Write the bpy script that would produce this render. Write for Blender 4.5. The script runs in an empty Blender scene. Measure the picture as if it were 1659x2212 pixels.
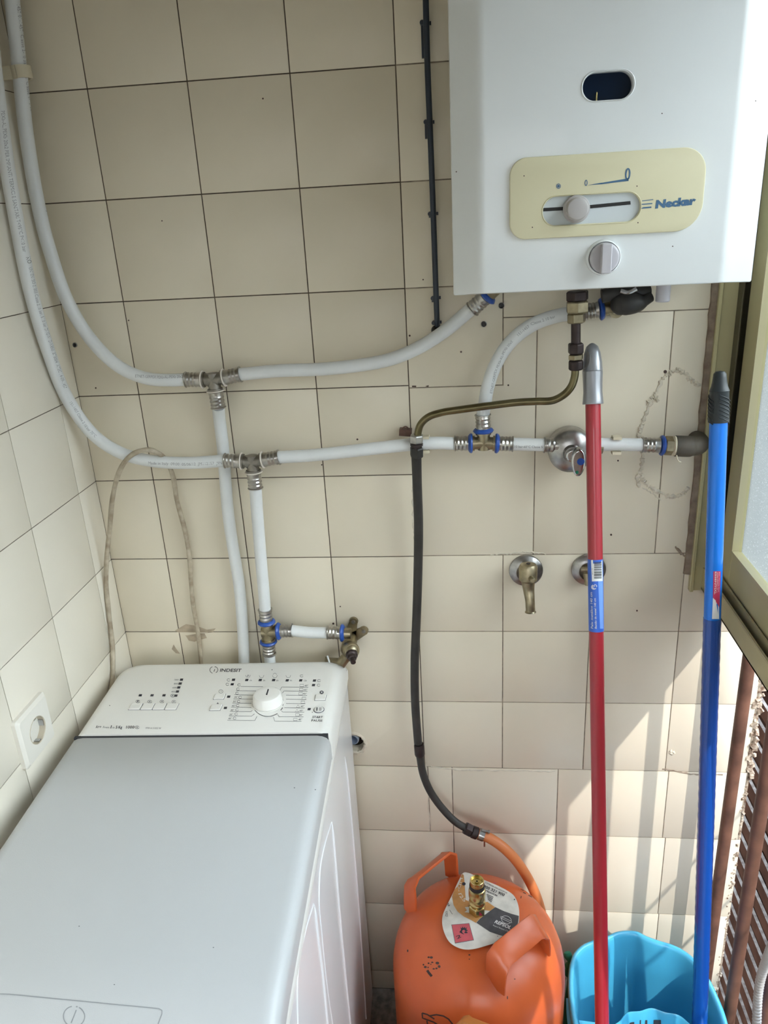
import bpy, bmesh, math, random
from mathutils import Vector, Matrix
from mathutils.bvhtree import BVHTree
from mathutils.geometry import tessellate_polygon
random.seed(7)
PI = math.pi
S = bpy.context.scene
COL = S.collection

# ------------------------------------------------------------------ camera, world, sun, exposure
cd = bpy.data.cameras.new('camera'); cam = bpy.data.objects.new('camera', cd); COL.objects.link(cam)
cam.location = (0.5361, -1.2174, 1.6192); cam.rotation_euler = (1.2045, 0.05268, 0.0923)
cd.sensor_fit = 'HORIZONTAL'; cd.sensor_width = 36.0; cd.lens = 36.0; cd.clip_start = 0.02
S.camera = cam
CAMP = Vector(cam.location); CAMR = cam.rotation_euler.to_matrix(); FPX = 1659.08

W = bpy.data.worlds.new('sky'); S.world = W; W.use_nodes = True
nt = W.node_tree; nt.nodes.clear()
wo = nt.nodes.new('ShaderNodeOutputWorld'); bg = nt.nodes.new('ShaderNodeBackground')
tc = nt.nodes.new('ShaderNodeTexCoord'); sx = nt.nodes.new('ShaderNodeSeparateXYZ'); cr = nt.nodes.new('ShaderNodeValToRGB')
nt.links.new(tc.outputs['Generated'], sx.inputs[0])
mr = nt.nodes.new('ShaderNodeMapRange'); mr.inputs['From Min'].default_value = -1; mr.inputs['From Max'].default_value = 1
nt.links.new(sx.outputs['Z'], mr.inputs['Value']); nt.links.new(mr.outputs[0], cr.inputs[0])
e = cr.color_ramp.elements
e[0].position = 0.0; e[0].color = (0.05, 0.045, 0.04, 1)
e[1].position = 1.0; e[1].color = (0.62, 0.80, 1.0, 1)
for p_, c_ in ((0.50, (0.10, 0.095, 0.09, 1)), (0.57, (0.22, 0.22, 0.22, 1)), (0.64, (0.90, 0.95, 1.0, 1)), (0.8, (0.84, 0.93, 1.0, 1))):
    k = cr.color_ramp.elements.new(p_); k.color = c_
nt.links.new(cr.outputs[0], bg.inputs[0]); bg.inputs[1].default_value = 8.5
nt.links.new(bg.outputs[0], wo.inputs[0])

SUN_DIR = Vector((-0.66, 1.0, -1.09)).normalized()
sd = bpy.data.lights.new('sun', 'SUN'); sd.energy = 2.7; sd.angle = math.radians(0.6); sd.color = (1.0, 0.95, 0.88)
so = bpy.data.objects.new('sun', sd); COL.objects.link(so)
so.rotation_euler = SUN_DIR.to_track_quat('-Z', 'Y').to_euler(); so.location = (3, -3, 4)
S.view_settings.view_transform = 'Standard'; S.view_settings.look = 'None'; S.view_settings.gamma = 1.0
S.view_settings.use_curve_mapping = False
S.view_settings.exposure = 0.24
S.cycles.use_denoising = True
S.cycles.max_bounces = 10; S.cycles.diffuse_bounces = 6; S.cycles.transmission_bounces = 6
S.cycles.sample_clamp_indirect = 6.0
S.cycles.caustics_reflective = False; S.cycles.caustics_refractive = True

# ------------------------------------------------------------------ helpers
def ray(u, v):
    return (CAMR @ Vector(((u - 829.5) / FPX, -(v - 1106.0) / FPX, -1.0)))
def onY(u, v, y=0.0):
    d = ray(u, v); return CAMP + d * ((y - CAMP.y) / d.y)
def onZ(u, v, z):
    d = ray(u, v); return CAMP + d * ((z - CAMP.z) / d.z)
def onX(u, v, x):
    d = ray(u, v); return CAMP + d * ((x - CAMP.x) / d.x)
def atd(u, v, d):
    return CAMP + ray(u, v) * d

def srgb(r, g, b):
    f = lambda c: (c / 255 / 12.92) if c / 255 <= 0.04045 else ((c / 255 + 0.055) / 1.055) ** 2.4
    return (f(r), f(g), f(b), 1)

def mat(name, col, rough=0.5, metal=0.0, noise=0.0, nscale=8.0, bump=0.0, bscale=60.0, coat=0.0, trans=0.0, spec=0.5, col2=None, sharp=False):
    m = bpy.data.materials.new(name); m.use_nodes = True
    t = m.node_tree; b = t.nodes['Principled BSDF']
    if len(col) == 3: col = (*col, 1)
    b.inputs['Base Color'].default_value = col
    b.inputs['Roughness'].default_value = rough; b.inputs['Metallic'].default_value = metal
    b.inputs['Coat Weight'].default_value = coat; b.inputs['Specular IOR Level'].default_value = spec
    b.inputs['Transmission Weight'].default_value = trans
    tcn = t.nodes.new('ShaderNodeTexCoord')
    if noise > 0 or col2:
        n = t.nodes.new('ShaderNodeTexNoise'); n.inputs['Scale'].default_value = nscale; n.inputs['Detail'].default_value = 5
        t.links.new(tcn.outputs['Object'], n.inputs['Vector'])
        r = t.nodes.new('ShaderNodeValToRGB')
        a = 0.35 if not sharp else 0.52; z = 0.65 if not sharp else 0.6
        r.color_ramp.elements[0].position = a; r.color_ramp.elements[1].position = z
        if not col2: col2 = tuple(c * (1 - noise) for c in col[:3]) + (1,)
        if len(col2) == 3: col2 = (*col2, 1)
        r.color_ramp.elements[0].color = col; r.color_ramp.elements[1].color = col2
        t.links.new(n.outputs['Fac'], r.inputs[0]); t.links.new(r.outputs[0], b.inputs['Base Color'])
    if bump > 0:
        n = t.nodes.new('ShaderNodeTexNoise'); n.inputs['Scale'].default_value = bscale; n.inputs['Detail'].default_value = 3
        t.links.new(tcn.outputs['Object'], n.inputs['Vector'])
        bp = t.nodes.new('ShaderNodeBump'); bp.inputs['Strength'].default_value = bump; bp.inputs['Distance'].default_value = 0.002
        t.links.new(n.outputs['Fac'], bp.inputs['Height']); t.links.new(bp.outputs[0], b.inputs['Normal'])
    return m

ORG = {}
def link(o): COL.objects.link(o)
def thing(name, label, cat, loc, group=None):
    o = bpy.data.objects.new(name, None); o.empty_display_size = 0.03; link(o); o.location = loc
    ORG[o] = Vector(loc); o['label'] = label; o['category'] = cat
    if group: o['group'] = group
    return o
def tag(o, label, cat, group=None):
    o['label'] = label; o['category'] = cat
    if group: o['group'] = group
    return o
def obj(name, bm, m, parent=None, smooth=True, angle=35, bevel=0.0, bseg=2, label=None, free=True):
    me = bpy.data.meshes.new(name)
    bmesh.ops.recalc_face_normals(bm, faces=bm.faces[:])
    if parent is not None: org = ORG[parent]
    else:
        xs = [v.co for v in bm.verts]
        org = Vector(((min(c.x for c in xs) + max(c.x for c in xs)) / 2, (min(c.y for c in xs) + max(c.y for c in xs)) / 2, min(c.z for c in xs)))
    for v in bm.verts: v.co -= org
    bm.to_mesh(me)
    if free: bm.free()
    o = bpy.data.objects.new(name, me); link(o)
    if parent is not None: o.parent = parent
    else: o.location = org
    ORG[o] = org
    for k in (m if isinstance(m, (list, tuple)) else [m]): me.materials.append(k)
    if smooth:
        for p in me.polygons: p.use_smooth = True
        me.set_sharp_from_angle(angle=math.radians(angle))
    if bevel > 0:
        b = o.modifiers.new('bevel', 'BEVEL'); b.width = bevel; b.segments = bseg; b.limit_method = 'ANGLE'; b.angle_limit = math.radians(30)
        b.harden_normals = False
    if label: o['label'] = label
    return o
def struct(name, bm, m, parent=None, **k):
    o = obj(name, bm, m, parent, **k)
    o['kind'] = 'structure'
    return o

def BM(): return bmesh.new()
def box(bm, a, b, mi=0):
    x0, y0, z0 = a; x1, y1, z1 = b
    vs = [bm.verts.new(c) for c in ((x0, y0, z0), (x1, y0, z0), (x1, y1, z0), (x0, y1, z0), (x0, y0, z1), (x1, y0, z1), (x1, y1, z1), (x0, y1, z1))]
    for f in ((0, 3, 2, 1), (4, 5, 6, 7), (0, 1, 5, 4), (1, 2, 6, 5), (2, 3, 7, 6), (3, 0, 4, 7)):
        fc = bm.faces.new([vs[i] for i in f]); fc.material_index = mi
    return vs
def obox(bm, c, ax, ay, az, hx, hy, hz):
    c = Vector(c); vs = []
    for k in (-1, 1):
        for i, j in ((-1, -1), (1, -1), (1, 1), (-1, 1)):
            vs.append(bm.verts.new(c + ax * hx * i + ay * hy * j + az * hz * k))
    for f in ((0, 3, 2, 1), (4, 5, 6, 7), (0, 1, 5, 4), (1, 2, 6, 5), (2, 3, 7, 6), (3, 0, 4, 7)):
        bm.faces.new([vs[i] for i in f])
def basis(d):
    d = Vector(d).normalized()
    a = Vector((0, 0, 1)) if abs(d.z) < 0.9 else Vector((0, 1, 0))
    x = d.cross(a).normalized(); y = d.cross(x).normalized()
    return d, x, y
def lathe(bm, p, d, prof, seg=32, rot=0.0, cap=True, mi=0):
    """prof: list of (t along d, radius)"""
    p = Vector(p); d, x, y = basis(d); rings = []
    for t, r in prof:
        rings.append([bm.verts.new(p + d * t + (x * math.cos(rot + 2 * PI * i / seg) + y * math.sin(rot + 2 * PI * i / seg)) * max(r, 1e-5)) for i in range(seg)])
    for a, b in zip(rings, rings[1:]):
        for i in range(seg):
            f = bm.faces.new((a[i], a[(i + 1) % seg], b[(i + 1) % seg], b[i])); f.material_index = mi
    if cap:
        f = bm.faces.new(rings[0][::-1]); f.material_index = mi
        f = bm.faces.new(rings[-1]); f.material_index = mi
def smoothpath(pts, n=10):
    P = [Vector(p) for p in pts]
    if len(P) < 3:
        return [P[0].lerp(P[-1], i / n) for i in range(n + 1)]
    Q = [P[0] * 2 - P[1]] + P + [P[-1] * 2 - P[-2]]; out = []
    for i in range(1, len(Q) - 2):
        p0, p1, p2, p3 = Q[i - 1:i + 3]
        t0 = 0; t1 = t0 + max((p1 - p0).length, 1e-6) ** .5; t2 = t1 + max((p2 - p1).length, 1e-6) ** .5; t3 = t2 + max((p3 - p2).length, 1e-6) ** .5
        for k in range(n):
            t = t1 + (t2 - t1) * k / n
            A1 = p0 * ((t1 - t) / (t1 - t0)) + p1 * ((t - t0) / (t1 - t0)); A2 = p1 * ((t2 - t) / (t2 - t1)) + p2 * ((t - t1) / (t2 - t1)); A3 = p2 * ((t3 - t) / (t3 - t2)) + p3 * ((t - t2) / (t3 - t2))
            B1 = A1 * ((t2 - t) / (t2 - t0)) + A2 * ((t - t0) / (t2 - t0)); B2 = A2 * ((t3 - t) / (t3 - t1)) + A3 * ((t - t1) / (t3 - t1))
            out.append(B1 * ((t2 - t) / (t2 - t1)) + B2 * ((t - t1) / (t2 - t1)))
    out.append(P[-1]); return out
def tube(bm, path, r, seg=20, cap=True, rfun=None, flat=None):
    """sweep a circle (or ellipse flat=(a,b,up)) along path"""
    n = len(path); rings = []; x = None
    for i, p in enumerate(path):
        d = (path[min(i + 1, n - 1)] - path[max(i - 1, 0)]).normalized()
        if x is None:
            if flat: x = (flat[2] - d * flat[2].dot(d)).normalized()
            else: x = basis(d)[1]
        else: x = (x - d * x.dot(d)).normalized()
        y = d.cross(x)
        rr = rfun(i / (n - 1)) * r if rfun else r
        if flat:
            ring = [bm.verts.new(p + x * flat[0] * cx + y * flat[1] * cy) for cx, cy in ((1, 1), (-1, 1), (-1, -1), (1, -1))]
        else:
            ring = [bm.verts.new(p + (x * math.cos(2 * PI * k / seg) + y * math.sin(2 * PI * k / seg)) * rr) for k in range(seg)]
        rings.append(ring)
    s = len(rings[0])
    for a, b in zip(rings, rings[1:]):
        for i in range(s): bm.faces.new((a[i], a[(i + 1) % s], b[(i + 1) % s], b[i]))
    if cap: bm.faces.new(rings[0][::-1]); bm.faces.new(rings[-1])
def sphere(bm, c, r, seg=16, sc=(1, 1, 1)):
    m = Matrix.Translation(Vector(c)) @ Matrix.Diagonal((r * sc[0], r * sc[1], r * sc[2], 1))
    bmesh.ops.create_uvsphere(bm, u_segments=seg, v_segments=seg // 2, radius=1, matrix=m)
def prism(bm, pts, off, mi=0):
    """pts: closed 3D outline, extruded by vector off"""
    off = Vector(off); a = [bm.verts.new(p) for p in pts]; b = [bm.verts.new(Vector(p) + off) for p in pts]; n = len(pts)
    f = bm.faces.new(a); f.material_index = mi
    f = bm.faces.new(b[::-1]); f.material_index = mi
    for i in range(n):
        f = bm.faces.new((a[(i + 1) % n], a[i], b[i], b[(i + 1) % n])); f.material_index = mi
def rrect(x0, x1, z0, z1, r, n=8):
    out = []
    rs = r if isinstance(r, (list, tuple)) else [r] * 4
    for (cx, cz, a, q) in ((x1, z1, 0, rs[0]), (x0, z1, 90, rs[1]), (x0, z0, 180, rs[2]), (x1, z0, 270, rs[3])):
        sx_ = -1 if cx == x1 else 1; sz_ = -1 if cz == z1 else 1
        for i in range(n + 1):
            t = math.radians(a + 90 * i / n); out.append((cx + sx_ * q + q * math.cos(t), cz + sz_ * q + q * math.sin(t)))
    return out
def cut(o, cutter_bm):
    """real recess: subtract a temporary solid from the mesh of o"""
    me = bpy.data.meshes.new('cutter'); bmesh.ops.recalc_face_normals(cutter_bm, faces=cutter_bm.faces[:])
    cutter_bm.to_mesh(me); cutter_bm.free()
    c = bpy.data.objects.new('cutter', me); link(c)
    mod = o.modifiers.new('b', 'BOOLEAN'); mod.object = c; mod.operation = 'DIFFERENCE'; mod.solver = 'EXACT'
    bpy.context.view_layer.update()
    dg = bpy.context.evaluated_depsgraph_get()
    nm = bpy.data.meshes.new_from_object(o.evaluated_get(dg), depsgraph=dg)
    o.modifiers.remove(mod); old = o.data; o.data = nm; nm.name = old.name
    bpy.data.meshes.remove(old); bpy.data.objects.remove(c); bpy.data.meshes.remove(me)
    for p in nm.polygons: p.use_smooth = True
    nm.set_sharp_from_angle(angle=math.radians(30))

def bvh_of(*objs):
    vs = []; fs = []
    for o in objs:
        k = len(vs); vs += [v.co + ORG[o] for v in o.data.vertices]; fs += [[i + k for i in p.vertices] for p in o.data.polygons]
    return BVHTree.FromPolygons(vs, fs)
def hit(bvh, u, v, off=0.0004):
    d = ray(u, v).normalized(); p, n, i, t = bvh.ray_cast(CAMP, d)
    if p is None:
        return None
    if n.dot(d) > 0: n = -n
    return p + n * off
_TX = {}
def textgeo(s, bold=0.0, shear=0.0):
    key = (s, bold, shear)
    if key in _TX: return _TX[key]
    c = bpy.data.curves.new('t', 'FONT'); c.body = s; c.size = 1.0; c.offset = bold; c.shear = shear; c.resolution_u = 2; c.fill_mode = 'FRONT'
    o = bpy.data.objects.new('t', c); link(o); bpy.context.view_layer.update()
    dg = bpy.context.evaluated_depsgraph_get(); me = bpy.data.meshes.new_from_object(o.evaluated_get(dg), depsgraph=dg)
    V = [(v.co.x, v.co.y) for v in me.vertices]; F = [tuple(p.vertices) for p in me.polygons]
    bpy.data.objects.remove(o); bpy.data.curves.remove(c); bpy.data.meshes.remove(me)
    _TX[key] = (V, F); return V, F
class Decal:
    """flat print lying on the surface of a body"""
    def __init__(s, bvh, off=0.0004): s.bm = BM(); s.bvh = bvh; s.off = off
    def mesh(s, V, F):
        P = [hit(s.bvh, u, v, s.off) for u, v in V]; vs = [s.bm.verts.new(p) if p is not None else None for p in P]
        for f in F:
            q = [vs[i] for i in f]
            if None in q or len(set(q)) < 3: continue
            try: s.bm.faces.new(q)
            except ValueError: pass
    def poly(s, pts):
        tri = tessellate_polygon([[Vector((p[0], p[1], 0)) for p in pts]])
        s.mesh(pts, tri)
    def grid(s, pts4, n=6, m=6):
        a, b, c, d = [Vector(p) for p in pts4]; V = []; F = []
        for j in range(m + 1):
            for i in range(n + 1):
                V.append((a.lerp(b, i / n)).lerp(d.lerp(c, i / n), j / m))
        for j in range(m):
            for i in range(n):
                k = j * (n + 1) + i; F.append((k, k + 1, k + n + 2, k + n + 1))
        s.mesh([(v.x, v.y) for v in V], F)
    def line(s, pts, w, step=6, closed=False):
        P = [Vector(p) for p in pts]
        if closed: P.append(P[0])
        Q = []
        for a, b in zip(P, P[1:]):
            k = max(1, int((b - a).length / step))
            Q += [a.lerp(b, i / k) for i in range(k)]
        Q.append(P[-1]); V = []; F = []
        for i, q in enumerate(Q):
            d = (Q[min(i + 1, len(Q) - 1)] - Q[max(i - 1, 0)]);
            if closed and i in (0, len(Q) - 1): d = Q[1] - Q[-2]
            d = d.normalized() if d.length > 0 else Vector((1, 0)); n = Vector((-d.y, d.x)) * w / 2
            V += [tuple(q + n), tuple(q - n)]
        for i in range(len(Q) - 1): F.append((2 * i, 2 * i + 1, 2 * i + 3, 2 * i + 2))
        s.mesh(V, F)
    def arc(s, cx, cy, rx, ry, a0, a1, w, rot=0.0):
        pts = []
        for i in range(25):
            t = math.radians(a0 + (a1 - a0) * i / 24); x = rx * math.cos(t); y = ry * math.sin(t)
            pts.append((cx + x * math.cos(rot) - y * math.sin(rot), cy + x * math.sin(rot) + y * math.cos(rot)))
        s.line(pts, w, step=3)
    def disc(s, cx, cy, rx, ry, n=14):
        s.poly([(cx + rx * math.cos(2 * PI * i / n), cy + ry * math.sin(2 * PI * i / n)) for i in range(n)])
    def text(s, body, path, h, bold=0.0, shear=0.0, fit=True, up=None):
        """letters set along a pixel path; h = capital height in pixels"""
        V, F = textgeo(body, bold, shear)
        if not V: return
        x0 = min(v[0] for v in V); x1 = max(v[0] for v in V)
        P = [Vector(p) for p in path]; L = [0]
        for a, b in zip(P, P[1:]): L.append(L[-1] + (b - a).length)
        sc = L[-1] / (x1 - x0) if fit else h / 0.7
        out = []
        for x, y in V:
            d = (x - x0) * sc; i = 0
            while i < len(P) - 2 and L[i + 1] < d: i += 1
            t = (P[i + 1] - P[i]).normalized(); q = P[i] + t * (d - L[i])
            n = Vector((t.y, -t.x)) if up is None else Vector(up).normalized()
            out.append(tuple(q + n * (y * h / 0.7)))
        s.mesh(out, F)
    def done(s, name, m, parent, label=None):
        if not s.bm.verts: s.bm.verts.new((0, 0, 0))
        o = obj(name, s.bm, m, parent, smooth=False)
        return o

# ------------------------------------------------------------------ materials
M = {}
M['tile'] = mat('wall_tile', (0.745, 0.675, 0.545), 0.28, noise=0.05, nscale=6, bump=0.05, bscale=18)
M['tile_left'] = mat('side_wall_tile', (0.76, 0.71, 0.615), 0.28, noise=0.04, nscale=6, bump=0.05, bscale=18)
M['grout_dark'] = mat('dark_grout', (0.13, 0.10, 0.075), 0.9, noise=0.5, nscale=70)
M['grout_pale'] = mat('pale_grout', (0.36, 0.30, 0.235), 0.9, noise=0.45, nscale=60)
M['plaster'] = mat('plaster', (0.70, 0.64, 0.53), 0.9, noise=0.2, nscale=90, bump=0.3, bscale=120)
M['rubble'] = mat('broken_brick', (0.50, 0.42, 0.33), 0.95, col2=(0.14, 0.08, 0.05), nscale=110, bump=1.0, bscale=150)
M['floor'] = mat('terrazzo_floor', (0.30, 0.27, 0.23), 0.6, col2=(0.12, 0.11, 0.10), nscale=60)
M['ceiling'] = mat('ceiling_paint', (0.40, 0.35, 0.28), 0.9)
M['pipe'] = mat('white_pipe', (0.72, 0.74, 0.75), 0.42, noise=0.05, nscale=25)
M['ink'] = mat('grey_print', (0.12, 0.12, 0.13), 0.6)
M['ink_soft'] = mat('faded_print', (0.28, 0.28, 0.30), 0.6)
M['steel'] = mat('press_sleeve_steel', (0.50, 0.48, 0.45), 0.28, 1.0, noise=0.25, nscale=60)
M['tee'] = mat('tinned_brass', (0.30, 0.28, 0.25), 0.42, 1.0, noise=0.3, nscale=80)
M['brass'] = mat('aged_brass', (0.42, 0.36, 0.24), 0.38, 1.0, noise=0.4, nscale=70)
M['brassy'] = mat('bright_brass', (0.62, 0.50, 0.22), 0.25, 1.0, noise=0.2, nscale=60)
M['olive_tube'] = mat('lacquered_gas_tube', (0.23, 0.20, 0.11), 0.3, 1.0, noise=0.3, nscale=40)
M['chrome'] = mat('chrome', (0.55, 0.55, 0.56), 0.14, 1.0, noise=0.25, nscale=30)
M['chrome_dull'] = mat('dull_chrome', (0.45, 0.44, 0.43), 0.3, 1.0, noise=0.5, nscale=45)
M['blue_ring'] = mat('blue_plastic', (0.02, 0.075, 0.34), 0.35)
M['white_ring'] = mat('white_plastic', (0.72, 0.66, 0.60), 0.45)
M['cream'] = mat('cream_plastic', (0.62, 0.56, 0.42), 0.5)
M['enamel'] = mat('white_enamel', (0.74, 0.77, 0.79), 0.22, coat=0.4)
M['cream_plate'] = mat('yellowed_plastic', (0.66, 0.62, 0.43), 0.38)
M['grey_blue'] = mat('inner_enamel', (0.60, 0.65, 0.69), 0.4)
M['blue_print'] = mat('blue_print', (0.05, 0.13, 0.25), 0.5)
M['black'] = mat('black_plastic', (0.012, 0.012, 0.014), 0.45)
M['dark_window'] = mat('dark_glass', (0.004, 0.012, 0.030), 0.15, spec=0.15)
M['knob_grey'] = mat('grey_plastic', (0.42, 0.40, 0.40), 0.4)
M['knob_lilac'] = mat('pale_grey_plastic', (0.48, 0.47, 0.51), 0.4)
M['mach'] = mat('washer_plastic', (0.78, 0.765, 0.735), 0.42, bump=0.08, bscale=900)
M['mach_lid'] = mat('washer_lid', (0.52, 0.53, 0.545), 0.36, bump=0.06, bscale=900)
M['mach_side'] = mat('washer_side_enamel', (0.84, 0.85, 0.88), 0.25, coat=0.15)
M['gap'] = mat('shadow_gap', (0.03, 0.03, 0.035), 0.7)
M['print_dark'] = mat('panel_print', (0.03, 0.03, 0.04), 0.6)
M['print_mid'] = mat('panel_print_fine', (0.13, 0.13, 0.15), 0.6)
M['rubber'] = mat('black_rubber', (0.030, 0.028, 0.026), 0.5, noise=0.4, nscale=30)
M['nut_dark'] = mat('blackened_nut', (0.06, 0.045, 0.045), 0.4, 0.7, noise=0.4, nscale=60)
M['orange'] = mat('orange_paint', (0.60, 0.12, 0.032), 0.34, noise=0.13, nscale=12, bump=0.08, bscale=40)
M['orange_pale'] = mat('faded_orange_paint', (0.56, 0.21, 0.045), 0.42, noise=0.2, nscale=18)
M['orange_hose'] = mat('orange_rubber', (0.62, 0.20, 0.065), 0.45, noise=0.12, nscale=20)
M['wax'] = mat('dark_mark', (0.055, 0.03, 0.025), 0.7)
M['card'] = mat('label_card', (0.70, 0.68, 0.62), 0.35, noise=0.2, nscale=45)
M['ochre'] = mat('label_ochre', (0.55, 0.27, 0.09), 0.4, noise=0.25, nscale=50)
M['slate'] = mat('label_grey', (0.075, 0.075, 0.085), 0.4, noise=0.3, nscale=60)
M['pink'] = mat('label_pink', (0.55, 0.10, 0.12), 0.4, noise=0.15, nscale=60)
M['red_dot'] = mat('red_sticker', (0.35, 0.02, 0.05), 0.4)
M['white_print'] = mat('white_print', (0.72, 0.72, 0.72), 0.5)
M['red'] = mat('red_painted_steel', (0.34, 0.018, 0.03), 0.3, coat=0.3)
M['silver'] = mat('silver_plastic', (0.33, 0.34, 0.37), 0.32, 0.55)
M['blue'] = mat('blue_painted_steel', (0.004, 0.19, 0.80), 0.24, 0.25, coat=0.3)
M['blue_film'] = mat('blue_film_sleeve', (0.006, 0.065, 0.34), 0.22, 0.1, coat=0.4)
M['label_blue'] = mat('label_blue', (0.03, 0.12, 0.55), 0.35)
M['label_pale_blue'] = mat('label_pale_blue', (0.17, 0.33, 0.78), 0.35)
M['label_white'] = mat('label_white', (0.75, 0.76, 0.78), 0.4)
M['label_red'] = mat('label_red', (0.45, 0.03, 0.09), 0.4)
M['grip'] = mat('black_grip', (0.018, 0.024, 0.028), 0.45)
M['bucket'] = mat('sky_blue_plastic', (0.062, 0.37, 0.57), 0.3, coat=0.15)
M['bronze'] = mat('bronze_aluminium', (0.52, 0.47, 0.27), 0.42, 0.2, noise=0.1, nscale=10)
M['bronze_dark'] = mat('bronze_track', (0.085, 0.075, 0.045), 0.45, 0.3)
M['bronze_edge'] = mat('bronze_bright_edge', (0.50, 0.45, 0.28), 0.35, 0.4)
M['rust'] = mat('rusty_steel', (0.165, 0.075, 0.048), 0.55, noise=0.5, nscale=22, bump=0.3, bscale=60)
M['slat'] = mat('brown_slat', (0.036, 0.016, 0.010), 0.9, spec=0.05, noise=0.5, nscale=12)
M['slat_edge'] = mat('sunlit_slat_edge', (0.13, 0.115, 0.105), 0.7, col2=(0.05, 0.035, 0.03), nscale=60)  # paler colour on the slat tops stands in for sun catching them
M['dark_render'] = mat('dark_render', (0.12, 0.10, 0.08), 0.9, noise=0.3, nscale=3)
M['outwall'] = mat('pale_outer_wall', (0.62, 0.56, 0.50), 0.9)
M['conduit'] = mat('corrugated_grey', (0.33, 0.32, 0.31), 0.5)
M['wire'] = mat('dirty_cable', (0.50, 0.44, 0.34), 0.55, col2=(0.30, 0.24, 0.17), nscale=55)
M['stain'] = mat('brown_stain', (0.52, 0.43, 0.32), 0.7, noise=0.3, nscale=60)
M['dark_tube'] = mat('dark_blue_tube', (0.018, 0.028, 0.045), 0.35)
M['green'] = mat('green_cloth', (0.02, 0.20, 0.12), 0.8)
M['socket'] = mat('socket_plastic', (0.74, 0.71, 0.65), 0.35)
M['socket_in'] = mat('socket_inner', (0.52, 0.46, 0.36), 0.4)

def glass_mat(name, rough, frost):
    """clear inner face; outer face etched, which scatters the sun forward into the room"""
    m = bpy.data.materials.new(name); m.use_nodes = True; t = m.node_tree; t.nodes.clear()
    o = t.nodes.new('ShaderNodeOutputMaterial'); g = t.nodes.new('ShaderNodeBsdfRefraction')
    g.inputs['Color'].default_value = (0.95, 0.98, 0.97, 1); g.inputs['Roughness'].default_value = rough; g.inputs['IOR'].default_value = 1.22
    c = t.nodes.new('ShaderNodeTexCoord'); n = t.nodes.new('ShaderNodeTexNoise'); n.inputs['Scale'].default_value = 300; n.inputs['Detail'].default_value = 2
    bp = t.nodes.new('ShaderNodeBump'); bp.inputs['Strength'].default_value = 0.6 if frost else 0.0; bp.inputs['Distance'].default_value = 0.002
    t.links.new(c.outputs['Object'], n.inputs['Vector']); t.links.new(n.outputs['Fac'], bp.inputs['Height'])
    if frost:
        t.links.new(bp.outputs[0], g.inputs['Normal']); tr = t.nodes.new('ShaderNodeBsdfTranslucent'); tr.inputs[0].default_value = (0.85, 0.9, 0.9, 1)
        mx = t.nodes.new('ShaderNodeMixShader'); mx.inputs[0].default_value = 0.2
        t.links.new(g.outputs[0], mx.inputs[1]); t.links.new(tr.outputs[0], mx.inputs[2]); t.links.new(mx.outputs[0], o.inputs[0])
    else:
        tp = t.nodes.new('ShaderNodeBsdfTransparent'); tp.inputs[0].default_value = (0.96, 0.98, 0.97, 1); gl = t.nodes.new('ShaderNodeBsdfGlossy'); gl.inputs['Roughness'].default_value = 0.12
        mx = t.nodes.new('ShaderNodeMixShader'); mx.inputs[0].default_value = 0.06
        t.links.new(tp.outputs[0], mx.inputs[1]); t.links.new(gl.outputs[0], mx.inputs[2]); t.links.new(mx.outputs[0], o.inputs[0])
    return m
M['glass_clear'] = glass_mat('glass_inner_face', 0.0, False); M['glass_frosted'] = glass_mat('glass_etched_face', 0.33, True)

# ------------------------------------------------------------------ the room
XL = -0.105; XJ = 0.905; XE = 1.055; YB = -2.5; ZC = 2.5
def tile_poly(bm, pts, to3, gap=0.0009, bev=0.0012):
    """one tile: outline shrunk by the joint, raised over the bed, soft arris"""
    n = len(pts); area = sum(pts[i][0] * pts[(i + 1) % n][1] - pts[(i + 1) % n][0] * pts[i][1] for i in range(n))
    if area < 0: pts = pts[::-1]
    pts = [tuple(p) for p in pts]
    def inset(q, g):
        out = []
        for i in range(n):
            a = Vector(q[i - 1]); b = Vector(q[i]); c = Vector(q[(i + 1) % n])
            d1 = (b - a).normalized(); d2 = (c - b).normalized(); n1 = Vector((-d1.y, d1.x)); n2 = Vector((-d2.y, d2.x))
            k = n1 + n2; k = k / max(k.dot(k) / 2, 1e-6)
            out.append(tuple(b + k * g))
        return out
    A = inset(pts, gap); B = inset(pts, gap + bev)
    base = [bm.verts.new(to3(*p, -0.0004)) for p in A]; mid = [bm.verts.new(to3(*p, 0.0010)) for p in A]; top = [bm.verts.new(to3(*p, 0.0016)) for p in B]
    for r0, r1 in ((base, mid), (mid, top)):
        for i in range(n):
            f = bm.faces.new((r0[i], r0[(i + 1) % n], r1[(i + 1) % n], r1[i])); f.material_index = 0
    f = bm.faces.new(top); f.material_index = 0
    bm.faces.new(base[::-1])
ROW = [1.816 - 0.15 * i for i in range(9)]            # joints r0..r8
zs_up = [ZC, 2.416, 2.266, 2.116, 1.966] + ROW
toB = lambda x, z, h: Vector((x, 0.0016 - h, z))
hc = onY(764, 1606)
HX0, HX1, HZ0, HZ1 = 0.15, 0.45, 0.616, 0.767      # the two tiles the drain hole is broken through
bm = BM()
box(bm, (XL - 0.10, 0.0016, HZ1), (0.4505, 0.12, ZC), 1); box(bm, (XL - 0.10, 0.0016, -0.02), (0.4505, 0.12, HZ0), 1)
box(bm, (XL - 0.10, 0.0016, HZ0), (HX0, 0.12, HZ1), 1)
box(bm, (0.4505, 0.0016, -0.02), (XE, 0.12, ZC), 2)
rects = []
cx = [XL, 0.0, 0.15, 0.30, 0.45]
for a, b in zip(zs_up, zs_up[1:]):
    for p, q in zip(cx, cx[1:]): rects.append((p, q, b, a))
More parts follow.
